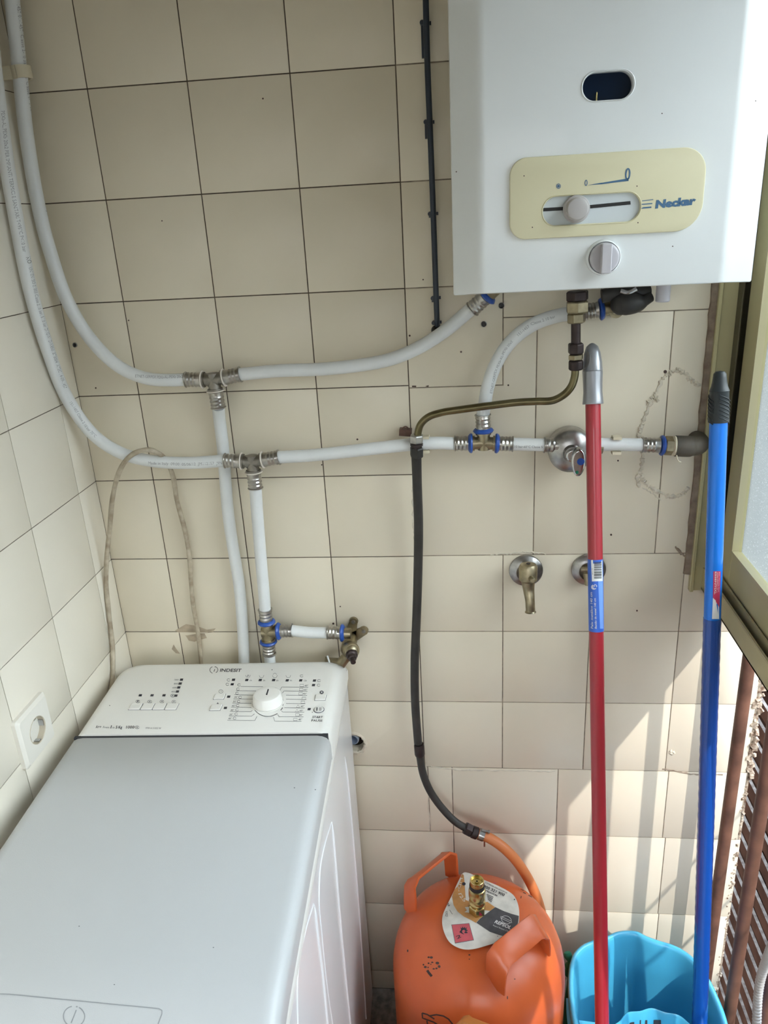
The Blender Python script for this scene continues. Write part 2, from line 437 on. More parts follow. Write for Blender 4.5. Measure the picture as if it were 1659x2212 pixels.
for a, b in zip(zs_up[:8], zs_up[1:8]):               # behind the heater, down to r2
    for p, q in ((0.45, 0.599), (0.599, 0.745), (0.745, XJ)): 
        if b > 1.6: rects.append((p, q, b, a))
rects += [(0.45, 0.599, 1.516, 1.666), (0.45, 0.599, 1.362, 1.516), (0.599, 0.745, 1.516, 1.666), (0.745, XJ, 1.516, 1.666)]
rects += [(0.599, 0.745, 1.466, 1.516), (0.745, XJ, 1.466, 1.516)]
polys = [[(0.45, 1.067), (0.651, 1.067), (0.651, 1.466), (0.599, 1.466), (0.599, 1.362), (0.45, 1.362)]]
rects += [(0.651, 0.853, 1.067, 1.466), (0.853, XJ, 1.067, 1.466)]
for z1, z0 in ((1.067, 0.917), (0.917, 0.767), (0.767, 0.616)):
    for p, q in ((0.45, 0.60), (0.60, 0.752), (0.752, 0.904), (0.904, XE - 0.004)): rects.append((p, q, z0, z1))
for z1, z0, xs in ((0.616, 0.455, (XL, 0.05, 0.205, 0.456, 0.503, 0.706, 0.911, XE - 0.002)), (0.455, 0.255, (XL, 0.10, 0.30, 0.503, 0.706, 0.917, XE + 0.004)),
                   (0.255, 0.055, (XL, 0.10, 0.30, 0.503, 0.706, 0.919, XE)), (0.055, 0.0, (XL, 0.10, 0.30, 0.503, 0.706, 0.919, XE))):
    for p, q in zip(xs, xs[1:]): rects.append((p, q, z0, z1))
def add_cut(fn, mi):
    t = BM(); fn(t); o = obj('tmp', t, M['tile'], smooth=False)
    cb = BM(); lathe(cb, (hc.x, 0.115, hc.z), (0, -1, 0), [(0, 0.021), (0.15, 0.021)], 24); cut(o, cb)
    k = len(bm.faces); q = len(bm.verts); o.data.transform(Matrix.Translation(ORG[o])); bm.from_mesh(o.data); bm.faces.ensure_lookup_table()
    for f in bm.faces[k:]: f.material_index = mi
    me = o.data; bpy.data.objects.remove(o); bpy.data.meshes.remove(me)
for x0, x1, z0, z1 in rects:
    fn = lambda t: tile_poly(t, [(x0, z0), (x1, z0), (x1, z1), (x0, z1)], toB)
    if abs(z0 - HZ0) < .002 and x0 >= 0.14 and x1 <= 0.451: add_cut(fn, 0)
    else: fn(bm)
add_cut(lambda t: box(t, (HX0, 0.0016, HZ0), (0.4505, 0.12, HZ1)), 1)
for p in polys: tile_poly(bm, p, toB)
wall_back = struct('wall_back', bm, [M['tile'], M['grout_dark'], M['grout_pale']], smooth=True, angle=50)
WB = bvh_of(wall_back)

toL = lambda y, z, h: Vector((XL + h, y, z))
bm = BM(); box(bm, (XL - 0.10, YB - 0.1, -0.02), (XL, 0.0016, ZC), 1)
ys = [0.0, -0.0648, -0.2165, -0.3665, -0.5165, -0.6665, -0.8165, -0.9665, -1.1165, -1.2665, -1.4165, -1.5665, -1.7165, -1.8665, -2.0165, -2.1665, -2.3165, YB]
zl = zs_up + [0.466, 0.316, 0.166, 0.016, 0.0]
for a, b in zip(zl, zl[1:]):
    for p, q in zip(ys, ys[1:]): tile_poly(bm, [(q, b), (p, b), (p, a), (q, a)], toL, gap=0.0007)
wall_left = struct('wall_left', bm, [M['tile_left'], M['grout_dark']], angle=50)
WL = bvh_of(wall_left)

bm = BM(); box(bm, (XL - 0.1, YB - 0.1, -0.08), (1.03, 0.0, 0.0)); struct('floor', bm, M['floor'], smooth=False)
bm = BM(); box(bm, (XL - 0.1, YB - 0.4, ZC), (1.20, 0.12, ZC + 0.1)); struct('ceiling', bm, M['ceiling'], smooth=False)   # overhang past the window is added out of view to shape the light
bm = BM()
box(bm, (XL, YB - 0.1, 0.0), (1.0, YB, 1.1)); box(bm, (XL, YB - 0.1, 1.9), (1.0, YB, ZC)); box(bm, (XL, YB - 0.1, 1.1), (0.0, YB, 1.9)); box(bm, (0.9, YB - 0.1, 1.1), (1.0, YB, 1.9))
struct('wall_rear', bm, M['ceiling'], smooth=False)  # unseen opening added behind the camera to let in more light

# broken end of the tiled wall
bm = BM()
for i in range(420):
    z = i * 0.0023; r = random.uniform(0.0015, 0.006) * (1.0 if z > 0.60 else 0.45)
    obox(bm, (XE + random.uniform(-0.006, 0.007 if z > .6 else .002), random.uniform(-0.001, 0.012), z), *[Vector(c) for c in Matrix.Rotation(random.random() * 3, 3, Vector((random.random(), random.random(), random.random())).normalized())], r, r * random.uniform(.6, 1.2), r)
box(bm, (XE - 0.002, 0.008, 0.0), (XE + 0.006, 0.12, 0.97))
struct('trim_1', bm, M['rubble'], smooth=False)
# brown filler between tiles and window frame
bm = BM(); prev = None
P = []
for i in range(80):
    z = 1.03 + i * (ZC - 1.03) / 79; P.append((0.9025 + random.uniform(-.0010, .0010), z))
for (xa, za), (xb, zb) in zip(P, P[1:]):
    vs = [bm.verts.new(c) for c in ((xa, 0.001, za), (xa + .001, -0.004, za), (0.913, -0.006, za), (0.913, -0.006, zb), (xb + .001, -0.004, zb), (xb, 0.001, zb))]
    bm.faces.new((vs[0], vs[1], vs[4], vs[5])); bm.faces.new((vs[1], vs[2], vs[3], vs[4]))
M['filler'] = mat('brown_filler', (0.30, 0.24, 0.18), 0.85, col2=(0.15, 0.10, 0.07), nscale=45, bump=0.5, bscale=90)
struct('trim_2', bm, M['filler'])
# parapet kerb under the railing
bm = BM(); box(bm, (0.985, YB, -0.08), (1.03, 0.0, 0.03)); struct('trim_3', bm, M['plaster'], bevel=0.004)

# ------------------------------------------------------------------ window_1 : bronze sliding window
win = thing('window_1', 'x', 'x', (0.95, 0.0, 0.967)); del win['label'], win['category']; win['kind'] = 'structure'
def wbox(name, boxes, m, bev=0.001):
    b = BM()
    for a, c in boxes: box(b, a, c)
    o = obj(name, b, m, win, smooth=False, bevel=bev, bseg=1); o['kind'] = 'structure'; return o
WT = 2.05
wbox('window_frame', [((0.912, -0.012, 1.0), (0.918, 0.0, WT)), ((0.914, -0.006, 1.0), (0.945, 0.0, WT)), ((1.012, -0.03, 1.0), (1.018, 0.0, WT))], M['bronze'])
wbox('window_frame', [((0.9405, -0.026, 1.045), (0.9435, 0.0, WT)), ((0.958, -0.034, 1.045), (0.962, 0.0, WT)), ((0.943, -0.004, 1.045), (1.012, 0.0, WT))], M['bronze_dark'])
wbox('window_sill', [((0.932, YB, 1.003), (1.018, -0.0, 1.008)), ((0.932, YB, 1.003), (0.935, -0.0, 1.041)), ((1.014, YB, 1.003), (1.018, 0.0, 1.06))], M['bronze'])
wbox('window_sill', [((0.935, YB, 1.022), (1.014, -0.004, 1.026))], M['bronze_dark'])
wbox('window_sill', [((0.9435, YB, 1.026), (0.9465, -0.004, 1.050)), ((0.9318, YB, 1.041), (0.9352, 0.0, 1.0432))], M['bronze_edge'], 0)
for y0, y1 in ((-0.030, -1.22), (-1.25, YB + 0.02)):
    wbox('sash_frame', [((0.9490, y0 - 0.050, 1.036), (0.972, y0, WT)), ((0.9490, y1, 1.036), (0.972, y0 - 0.050, 1.105)), ((0.9490, y1, 1.036), (0.972, y1 + 0.045, WT))], M['bronze'])
    wbox('glazing_bead', [((0.9465, y0 - 0.055, 1.104), (0.957, y0 - 0.0495, WT)), ((0.9465, y1 + 0.045, 1.104), (0.957, y0 - 0.053, 1.1085))], M['bronze_edge'], 0)
    b = BM(); box(b, (0.959, y1 + 0.04, 1.10), (0.963, y0 - 0.045, WT)); b.normal_update()
    for f in b.faces: f.material_index = 1 if f.calc_center_median().x > 0.9629 else 0
    o = obj('window_pane', b, [M['glass_clear'], M['glass_frosted']], win, smooth=False); o['kind'] = 'structure'
bm = BM(); box(bm, (0.92, YB, WT), (1.06, 0.0, ZC)); struct('wall_right', bm, M['ceiling'], smooth=False)  # unseen wall above the window, put in to limit light from high up

# ------------------------------------------------------------------ railing, slats, lines outside
BARY = [-0.065 - 0.123 * i for i in range(19)]
rail = thing('balcony_railing', 'rust-brown steel balcony railing of upright round bars below the window', 'railing', (1.002, -0.06, 0.03))
bm = BM(); box(bm, (0.995, YB, 0.034), (1.009, -0.01, 0.046)); obj('bottom_rail', bm, M['rust'], rail)
for y in BARY:
    bm = BM(); lathe(bm, (1.002, y, 0.03), (0, 0, 1), [(0, 0.0108), (0.973, 0.0108)], 20); obj('bar', bm, M['rust'], rail)
scr = thing('slatted_screen', 'dark brown slatted screen outside beyond the railing bars, lower right', 'screen', (1.45, -0.3, -1.6))
for i in range(22):
    z = 0.16 - i * 0.078; bm = BM()
    sec = [(1.440, z), (1.4495, z + 0.001), (1.452, z - 0.010), (1.448, z - 0.042), (1.438, z - 0.044)]
    prism(bm, [(x, 1.6, q) for x, q in sec], (0, -4.2, 0))
    for f in bm.faces:
        f.normal_update(); f.material_index = 1 if f.calc_center_median().z > z - 0.001 else 0
    obj('slat', bm, [M['slat'], M['slat_edge']], scr, smooth=False)
for y in (-2.2, -1.2, -0.2, 0.8):
    bm = BM(); box(bm, (1.468, y, -1.6), (1.50, y + 0.05, 0.17)); obj('upright', bm, M['slat'], scr, smooth=False)
bm = BM(); box(bm, (1.60, -2.6, -1.8), (1.62, 1.6, 0.0)); obj('backing_panel', bm, M['slat'], scr, smooth=False)
for z, n in ((0.849, 0), (0.624, 1)):
    bm = BM(); tube(bm, [Vector((1.25, 0.4, z)), Vector((1.25, -2.6, z))], 0.0035, 8)
    tag(obj('clothes_line', bm, M['conduit']), ['upper', 'lower'][n] + ' clothes line stretched outside behind the window sill', 'clothes line')

# unseen dark building added outside to hold back the low sky light
bm = BM(); box(bm, (2.3, -1.2, -3.0), (2.6, 4.0, 1.3)); box(bm, (2.3, -8.0, -3.0), (2.6, -1.2, 2.15)); tag(obj('added_sky_blocker', bm, M['dark_render'], smooth=False), 'unseen dark building added outside the window to block low sky light', 'building')
# grey corrugated conduit, lower right
a = onX(1665, 2050, 0.965); b = onX(1640, 2130, 0.965); c = onX(1634, 2230, 0.965); d = onX(1632, 2330, 0.965)
path = smoothpath([onX(1690, 1990, 0.965), a, b, c, d, d + Vector((0, 0, -0.15))], 60)
bm = BM(); n = len(path); tube(bm, path, 0.0060, 14, rfun=lambda t: 1.0 + 0.16 * math.sin(t * n * 1.57))
tag(obj('corrugated_conduit', bm, M['conduit']), 'grey corrugated flexible conduit hanging at the lower right edge', 'conduit')

# ------------------------------------------------------------------ marks on the back wall
WDIR = Vector((0, -1, 0))
def wall_plug(u, v, r=0.0046, ring=True, lab=''):
    p = onY(u, v); t = thing('wall_plug', lab, 'wall plug', p)
    bm = BM(); lathe(bm, p + Vector((0, 0.001, 0)), WDIR, [(0, r), (0.0022, r), (0.0026, r * 0.8), (0.0012, r * 0.62)], 16, cap=False)
    obj('plug_rim', bm, M['chrome_dull'], t)
    bm = BM(); lathe(bm, p + Vector((0, 0.001, 0)), WDIR, [(0, r * 0.6), (0.0018, r * 0.6)], 12); obj('plug_core', bm, M['black'], t)
wall_plug(1083, 660, lab='grey wall plug just below the heater, the upper of two')
wall_plug(1045, 700, lab='grey wall plug under the heater, the lower of two, right of the bent white pipe')
wall_plug(162, 745, 0.004, lab='dark wall plug near the left corner between two bent white pipes')
dc = Decal(WB, 0.0003)
for u, v, r in ((568, 213, 2), (885, 725, 2.2), (772, 949, 2.2), (1437, 803, 4), (1335, 995, 2), (580, 792, 2), (789, 778, 2), (278, 692, 1.6), (207, 838, 1.8), (350, 477, 1.5), (996, 760, 2.2), (1376, 1319, 2), (914, 604, 1.6), (720, 1347, 2.4), (735, 1310, 1.6), (695, 1004, 1.5), (497, 1010, 1.8), (1098, 832, 2), (1320, 1155, 2.4)):
    dc.disc(u, v, r, r, 8)
dc.poly([(890, 833), (899, 833), (899, 836), (890, 836)]); dc.poly([(919, 834), (926, 832), (926, 835), (921, 836)])
dc.done('speck', M['wax'], wall_back)['kind'] = 'structure'
dc = Decal(WB, 0.0003)
blob = [(378, 1362), (402, 1348), (425, 1352), (447, 1360), (466, 1357), (460, 1366), (442, 1368), (447, 1378), (432, 1382), (420, 1386), (408, 1384), (402, 1374), (388, 1368)]
dc.poly(blob); dc.poly([(375, 1392), (380, 1400), (389, 1412), (380, 1411), (371, 1402)])
dc.done('glue_stain', M['stain'], wall_back)['kind'] = 'structure'
# plaster ridges of the repaired tile
def ridge(pts, r=0.0016, jit=0.0012, name='plaster_ridge', m='plaster'):
    P = []
    for p in smoothpath([onY(u, v, r * 0.35) for u, v in pts], 9): P.append(p + Vector((random.uniform(-jit, jit), 0, random.uniform(-jit, jit))))
    bm = BM(); tube(bm, P, r, 6, rfun=lambda t: 0.6 + 0.9 * random.random()); o = obj(name, bm, M[m], wall_back); o['kind'] = 'structure'
ridge([(1381, 1052), (1376, 1032), (1385, 1012), (1387, 985), (1380, 945), (1384, 925), (1392, 900), (1404, 872), (1418, 845), (1436, 812), (1448, 805)], 0.0034)
ridge([(1448, 805), (1462, 799), (1478, 806), (1494, 822), (1512, 834)], 0.0034)
ridge([(1383, 1020), (1388, 1035), (1402, 1050), (1422, 1062), (1445, 1071), (1468, 1069), (1488, 1052)], 0.0032)
ridge([(1397, 870), (1412, 858), (1420, 862)], 0.004)
ridge([(1388, 1052), (1410, 1066), (1428, 1080)], 0.0014)
ridge([(1060, 1198), (1100, 1196), (1140, 1192), (1180, 1197)], 0.0013)
ridge([(930, 1655), (1000, 1663), (1060, 1664), (1130, 1665), (1200, 1666)], 0.0013)
ridge([(891, 1050), (892, 1100), (894, 1150), (898, 1190)], 0.0012)
ridge([(920, 1640), (924, 1700), (928, 1790)], 0.0011)
ridge([(1458, 1180), (1480, 1200), (1500, 1198)], 0.002, m='filler')
ridge([(1447, 1620), (1449, 1628), (1456, 1624)], 0.003)
ridge([(1430, 1660), (1500, 1672), (1560, 1673)], 0.0014, m='filler')

# hole in the wall with a grey-blue pipe in it
hole = thing('drain_hole', 'round hole broken in the tiles with a pale pipe inside, right of the washing machine', 'drain hole', (hc.x, 0, hc.z))
bm = BM()
ring = []
for k, (rr, yy) in enumerate(((0.0195, 0.02), (0.0200, -0.0005), (0.0225, -0.0022), (0.026, -0.0008), (0.0275, 0.001))):
    ring.append([bm.verts.new((hc.x + (rr + random.uniform(-.0016, .0016) * (k > 0)) * math.cos(2 * PI * i / 36), yy, hc.z + (rr + random.uniform(-.0016, .0016) * (k > 0)) * math.sin(2 * PI * i / 36))) for i in range(36)])
for a, b in zip(ring, ring[1:]):
    for i in range(36): bm.faces.new((a[i], a[(i + 1) % 36], b[(i + 1) % 36], b[i]))
obj('broken_edge', bm, M['plaster'], hole)
bm = BM(); lathe(bm, (hc.x - 0.003, 0.085, hc.z + 0.002), WDIR, [(0, 0.0125), (0.075, 0.0125), (0.078, 0.010), (0.05, 0.009)], 20, cap=False); obj('pipe_end', bm, mat('pale_blue_pipe', (0.45, 0.52, 0.66), 0.4), hole)
bm = BM(); lathe(bm, (hc.x, 0.085, hc.z), WDIR, [(0, 0.0208), (0.002, 0.0208)], 20); obj('hole_bottom', bm, M['gap'], hole)

# ------------------------------------------------------------------ plumbing
PR = 0.0101
def P3(u, v, y):
    p = onY(u, v, y)
    return p if p.x > -0.090 else onX(u, v, -0.090)
def sleeve_bm(p, d, L=0.026):
    bm = BM(); q = [(0, .0126), (.0012, .0128), (.0022, .0112), (.0055, .0119), (.0080, .0108), (.0115, .0119), (.0140, .0108), (.0175, .0119), (.0200, .0110), (.0245, .0120), (.026, .0120)]
    lathe(bm, p, d, [(t * L / 0.026, r) for t, r in q], 28); return bm
def ring_bm(p, d, blue):
    bm = BM()
    if blue: lathe(bm, p, d, [(0, .0112), (.0008, .0150), (.0030, .0164), (.0055, .0150), (.0075, .0120)], 12)
    else: lathe(bm, p, d, [(0, .0138), (.0004, .0144), (.0016, .0144), (.0020, .0138)], 28)
    return bm
def tee(name, label, c, dirs, blue, m, group=None):
    t = thing(name, label, 'pipe tee', c, group)
    bm = BM()
    for d in dirs:
        d = d.normalized(); lathe(bm, c - d * 0.0102, d, [(0, .0100), (.0245, .0100), (.0245, .0122), (.0275, .0122)], 28)
    obj('tee_body', bm, M[m], t)
    ends = []
    for d in dirs:
        d = d.normalized()
        obj('collar_ring', ring_bm(c + d * 0.0170, d, blue), M['blue_ring' if blue else 'white_ring'], t)
        obj('press_sleeve', sleeve_bm(c + d * 0.0200, d) if False else sleeve_bm(c + d * 0.0460, -d), M['steel'], t)
        ends.append(c + d * 0.0445)
    return ends
def pipe(name, label, pts, group='white plastic water pipes', r=PR, m='pipe', prints=()):
    t = thing(name, label, 'pipe', pts[0], group)
    bm = BM(); tube(bm, smoothpath(pts, 12), r, 24); o = obj('tube', bm, M[m], t)
    if prints:
        b = bvh_of(o); 
        for body, path, h, mm in prints:
            d = Decal(b, 0.00025); d.text(body, path, h); d.done('printed_text', M[mm], t)
    return t
T1 = onY(461, 820, -0.030); T2 = onY(545, 997, -0.047); T4 = onY(1045, 957, -0.040); T3 = onY(578, 1365, -0.035)
G = 'white plastic water pipes'
GT = 'pipe tees'
e1 = tee('pipe_tee', 'grey metal pipe tee with white rings, upper left of the two', T1, [onY(403, 820, -0.030) - T1, onY(517, 809, -0.030) - T1, onY(470, 870, -0.030) - T1], False, 'tee', GT)
e2 = tee('pipe_tee', 'grey metal pipe tee with white rings, lower of the two', T2, [onY(486, 995, -0.047) - T2, onY(600, 988, -0.047) - T2, onY(551, 1046, -0.047) - T2], False, 'tee', GT)
e3 = tee('pipe_tee', 'small brass pipe tee with blue rings just above the washing machine', T3, [onY(573, 1320, -0.035) - T3, onY(628, 1362, -0.035) - T3, onY(582, 1412, -0.035) - T3], True, 'brass', GT)
e4 = tee('pipe_tee', 'brass pipe tee with blue rings where the bent pipe rises to the heater', T4, [onY(985, 958, -0.040) - T4, onY(1103, 959, -0.040) - T4, onY(1043, 902, -0.040) - T4], True, 'brass', GT)

pa = [(12, -130), (25, -10), (40, 130), (57, 290), (84, 450), (110, 550), (148, 655), (200, 738), (260, 794), (320, 818), (370, 821)]
pipe('water_pipe', 'long white pipe sweeping down the corner into the upper tee', [P3(u, v, -0.034) for u, v in pa] + [e1[0]], G,
     prints=[('1457 01-1457  Classe 2-10 bar-70°C  Classe 4-10 bar-60°C', [(36, 10), (60, 210), (72, 270)], 7, 'ink_soft'), ('Made in Italy  09:01  05/06/12  JM112157  J9N', [(75, 280), (103, 470)], 7, 'ink_soft'),
             ('ETNET-GERPEX PEXb-AL-PEXb 20x2', [(292, 815), (345, 818), (395, 816)], 6, 'ink_soft')])
pb = [(-32, -60), (-18, 100), (-4, 220), (14, 350), (36, 480), (64, 620), (100, 745), (146, 862), (205, 942), (265, 980), (330, 996), (400, 1000)]
pipe('water_pipe', 'long white pipe sweeping down the side wall into the lower tee', [P3(u, v, -0.047) for u, v in pb] + [e2[0]], G,
     prints=[('PEXb-AL/PEXb 20x2 PER IMPIANTI TERMICI E SANITARI T<95°C P<10 bar', [(2, 240), (12, 340), (30, 450), (50, 545)], 8, 'ink_soft'), ('KO', [(56, 556), (60, 570)], 9, 'ink'),
             ('UNI EN ISO 21003 Classe 2/10 bar, 5/10 bar DVGW  DW8501BT0004  ATEC 14-09-1457', [(62, 578), (80, 660), (118, 780), (138, 840)], 7, 'ink_soft'), ('151-1457 Classe 2 10 bar 70°C', [(150, 870), (185, 925), (205, 945)], 6, 'ink_soft'),
             ('Made in Italy  09:00  05/06/12  JM112157  J9N', [(320, 1003), (400, 1006), (480, 1003)], 6, 'ink_soft')])
pipe('water_pipe', 'white pipe curving up from the upper tee to the heater', [e1[1]] + [onY(u, v, -0.032) for u, v in ((600, 801), (700, 797), (790, 787), (850, 774), (910, 748), (965, 712), (1000, 683))] + [onY(1025, 661, -0.040), onY(1050, 640, -0.05)], G)
pipe('water_pipe', 'white pipe dropping from the upper tee behind the washing machine', [e1[2]] + [onY(u, v, -0.018) for u, v in ((474, 905), (481, 960), (487, 1040), (493, 1110), (503, 1180), (516, 1260), (523, 1340), (527, 1420), (527, 1520))], G)
pipe('water_pipe', 'white pipe dropping from the lower tee to the small brass tee', [e2[2]] + [onY(555, 1100, -0.044), onY(563, 1200, -0.040), onY(570, 1280, -0.037)] + [e3[0]], G)
pipe('water_pipe', 'long white pipe running right from the lower tee behind the black hose', [e2[1]] + [onY(u, v, -0.044) for u, v in ((680, 983), (780, 972), (880, 961), (940, 957))] + [e4[0]], G)
pipe('water_pipe', 'short white pipe between the small brass tee and the washing machine tap', [e3[1]] + [onY(665, 1366, -0.034)] + [onY(722, 1367, -0.034)], G)
pipe('water_pipe', 'short white pipe stub going down from the small brass tee', [e3[2], onY(584, 1440, -0.034), onY(586, 1500, -0.034)], G)
pipe('water_pipe', 'short white pipe between the blue ringed tee and the round stop valve', [e4[1], onY(1140, 960, -0.040), onY(1190, 962, -0.040)], G,
     prints=[('4 10 bar-60°C Classe 5', [(1105, 967), (1172, 968)], 5, 'ink')])
pipe('water_pipe', 'short white pipe right of the red mop handle with a cream clip', [onY(1255, 961, -0.040), onY(1320, 960, -0.040), onY(1395, 961, -0.040)], G)
pipe('water_pipe', 'white pipe arching from the blue ringed tee up to the heater inlet', [e4[2]] + [onY(u, v, -0.042) for u, v in ((1046, 880), (1054, 835), (1072, 785), (1102, 740), (1148, 703), (1205, 682), (1262, 675))], G,
     prints=[('151-1457  Classe 2 10 bar', [(1120, 726), (1150, 702), (1200, 686)], 6, 'ink_soft'), ('ETNET-GERPEX PEXb-AL-PEXb 20x2', [(1063, 850), (1072, 805), (1092, 758), (1108, 738)], 5, 'ink_soft')])

def fitting(name, label, cat, loc): return thing(name, label, cat, loc)
# sleeve at the heater outlet, left
a = onY(1020, 668, -0.043); d = (onY(1050, 640, -0.05) - a).normalized()
t = fitting('press_fitting', 'press fitting with a blue ring at the left underside of the heater', 'pipe fitting', a)
obj('press_sleeve', sleeve_bm(a, d), M['steel'], t); obj('collar_ring', ring_bm(a + d * 0.027, d, True), M['blue_ring'], t)
bm = BM(); lathe(bm, a + d * 0.033, d, [(0, .011), (.03, .011)], 20); obj('union', bm, M['brass'], t)

# heater inlet, right : sleeve, ring, brass elbow with ear, black cock
a = onY(1262, 674, -0.042); d = (onY(1300, 668, -0.042) - a).normalized()
t = fitting('heater_inlet_fitting', 'brass elbow with blue ring and fixing ear under the heater, beside the black cap', 'pipe fitting', a)
obj('press_sleeve', sleeve_bm(a, d, 0.02), M['steel'], t); obj('collar_ring', ring_bm(a + d * 0.021, d, True), M['blue_ring'], t)
bm = BM(); lathe(bm, a + d * 0.028, d, [(0, .010), (.022, .010), (.022, .0125), (.04, .0125)], 20)
c = onY(1330, 672, -0.006); lathe(bm, c, WDIR, [(0, .0085), (.004, .0085), (.004, .003), (.006, .003)], 20); obox(bm, onY(1326, 662, -0.004), Vector((1, 0, 0)), Vector((0, 1, 0)), Vector((0, 0, 1)), 0.006, 0.003, 0.010)
lathe(bm, onY(1318, 664, 0), WDIR, [(0, .010), (.05, .010)], 20)
obj('elbow_body', bm, M['brass'], t)
bm = BM(); lathe(bm, a + d * 0.040, d, [(0, .0115), (.004, .0122), (.008, .0115)], 16); obj('sealing_tape', bm, M['cream'], t)
t = fitting('black_cap_valve', 'black rubber capped valve sticking out under the right of the heater', 'valve', onY(1370, 650, -0.06))
bm = BM(); p0 = onY(1352, 655, -0.065); tube(bm, smoothpath([p0 + Vector((-0.012, 0, -0.002)), p0, onY(1382, 652, -0.06), onY(1405, 640, -0.055)], 8), 0.0165, 20, rfun=lambda s: 0.78 + 0.35 * math.sin(PI * min(1, s * 1.25)) - 0.28 * s)
sphere(bm, p0 + Vector((-0.006, 0, -0.001)), 0.0155, 18)
tube(bm, smoothpath([onY(1300, 640, -0.06), onY(1330, 634, -0.06), onY(1375, 632, -0.055), onY(1400, 625, -0.05)], 8), 0.010, 16)
obj('rubber_cap', bm, M['rubber'], t)
bm = BM(); tube(bm, smoothpath([onY(1340, 628, -0.085), onY(1358, 632, -0.085), onY(1375, 624, -0.085)], 8), 0.003, 10); obj('wire_bail', bm, M['chrome'], t)
t = fitting('white_sleeve', 'white plastic cylinder hanging under the right end of the heater', 'sleeve', onY(1430, 640, -0.07))
bm = BM(); p = onY(1431, 652, -0.07); lathe(bm, p, (0, 0, 1), [(0, .0085), (.0015, .0098), (.05, .0098)], 24); obj('cylinder', bm, M['knob_lilac'], t)

# stop valve
c = onY(1233, 974, -0.040)
t = fitting('stop_valve', 'round chrome stop valve with lever handle half behind the red mop handle', 'valve', c)
bm = BM(); lathe(bm, Vector((c.x, 0, c.z)), WDIR, [(0.014, .034), (.042, .0345), (.0445, .0335), (.0495, .027), (.0525, .018), (.0535, .014), (.057, .0135), (.062, .0125)], 48); obj('escutcheon', bm, M['chrome_dull'], t)
bm = BM(); hpos = onY(1249, 989, -0.066)
prism(bm, [hpos + Vector((x, 0.004, z)) for x, z in [(0.011 * math.cos(a), (0.018 + (0.008 if math.sin(a) < 0 else 0)) * math.sin(a)) for a in [2 * PI * i / 24 for i in range(24)]]], (0, -0.011, -0.003))
lathe(bm, Vector((c.x, -0.055, c.z)), WDIR, [(0, .012), (0.012, .011)], 20)
obj('lever', bm, M['chrome'], t, bevel=0.004, bseg=3)
bm = BM(); lathe(bm, hpos + Vector((0.003, -0.0068, -0.004)), WDIR, [(0, .0058), (.0012, .0055)], 20); obj('blue_dot', bm, M['blue_ring'], t)
bm = BM(); q = hpos + Vector((-0.002, -0.0062, -0.021)); lathe(bm, q, WDIR, [(0, .0028), (.003, .002)], 10); obj('green_dot', bm, M['green'], t)
pL = onY(1200, 962, -0.040); pL2 = onY(1175, 961, -0.040)
obj('press_sleeve', sleeve_bm(pL2, pL - pL2, 0.03), M['steel'], t)
bm = BM(); lathe(bm, pL2, (pL - pL2), [(0.02, .0105), (.09, .0105)], 20); obj('valve_body', bm, M['brass'], t)

# right end connector
a = onY(1387, 961, -0.040); d = (onY(1450, 963, -0.040) - a).normalized()
t = fitting('end_connector', 'blue ringed press fitting with taped hex nut and grey elbow at the right end', 'pipe fitting', a)
obj('press_sleeve', sleeve_bm(a, d), M['steel'], t); obj('collar_ring', ring_bm(a + d * 0.027, d, True), M['blue_ring'], t)
bm = BM(); lathe(bm, a + d * 0.033, d, [(0, .013), (.002, .0148), (.012, .0148), (.014, .013)], 6, rot=0.3); obj('hex_nut', bm, M['brass'], t, smooth=False)
bm = BM(); lathe(bm, a + d * 0.045, d, [(0, .0135), (.002, .0158), (.0055, .0150), (.008, .0135)], 18)
tube(bm, smoothpath([a + d * 0.05 + Vector((0, -0.010, -0.010)), a + d * 0.052 + Vector((0, -0.014, -0.019)), a + d * 0.057 + Vector((0, -0.012, -0.022))], 5), 0.0011, 6)
obj('sealing_tape', bm, M['cream'], t)
bm = BM(); tube(bm, smoothpath([a + d * 0.050, a + d * 0.070, a + d * 0.084 + Vector((0, 0.006, 0)), a + d * 0.092 + Vector((0, 0.022, 0)), a + d * 0.093 + Vector((0, 0.046, 0))], 8), 0.0150, 20, rfun=lambda s: 1.0 if s > .3 else 1.08)
obj('grey_elbow', bm, mat('grey_elbow', (0.10, 0.085, 0.065), 0.6, noise=0.5, nscale=30), t)

# washing machine tap bracket
c = onY(757, 1376, 0)
t = fitting('washer_tap', 'bronze wall tap with two screw ears feeding the washing machine', 'tap', c)
bm = BM(); a = onY(722, 1367, -0.034); d = (onY(752, 1368, -0.034) - a)
lathe(bm, c, Vector((0.02, -1, -0.10)), [(0, .0135), (.030, .0135), (.042, .0125)], 24)
lathe(bm, a, d, [(0.012, .0095), (.030, .0095)], 20)
for (u, v) in ((764, 1341), (786, 1361)):
    q = onY(u, v, 0); lathe(bm, q, WDIR, [(0, .0085), (.005, .0080)], 20)
    dd = (c - q); L = dd.length; dd.normalize(); sd_ = dd.cross(Vector((0, 1, 0)))
    prism(bm, [q + sd_ * .0075 + Vector((0, -.0, 0)), q - sd_ * .0075, c - sd_ * .011, c + sd_ * .011], (0, -0.006, 0))
obj('wall_elbow', bm, M['brass'], t)
for (u, v) in ((764, 1341), (786, 1361)):
    q = onY(u, v, 0) + Vector((0, -0.005, 0)); bm = BM(); lathe(bm, q, WDIR, [(0, .0038), (.0012, .0034), (.0014, .001), (.0006, .0005)], 14); obj('screw', bm, M['chrome_dull'], t)
obj('press_sleeve', sleeve_bm(onY(707, 1366, -0.034), onY(735, 1367, -0.034) - onY(707, 1366, -0.034)), M['steel'], t)
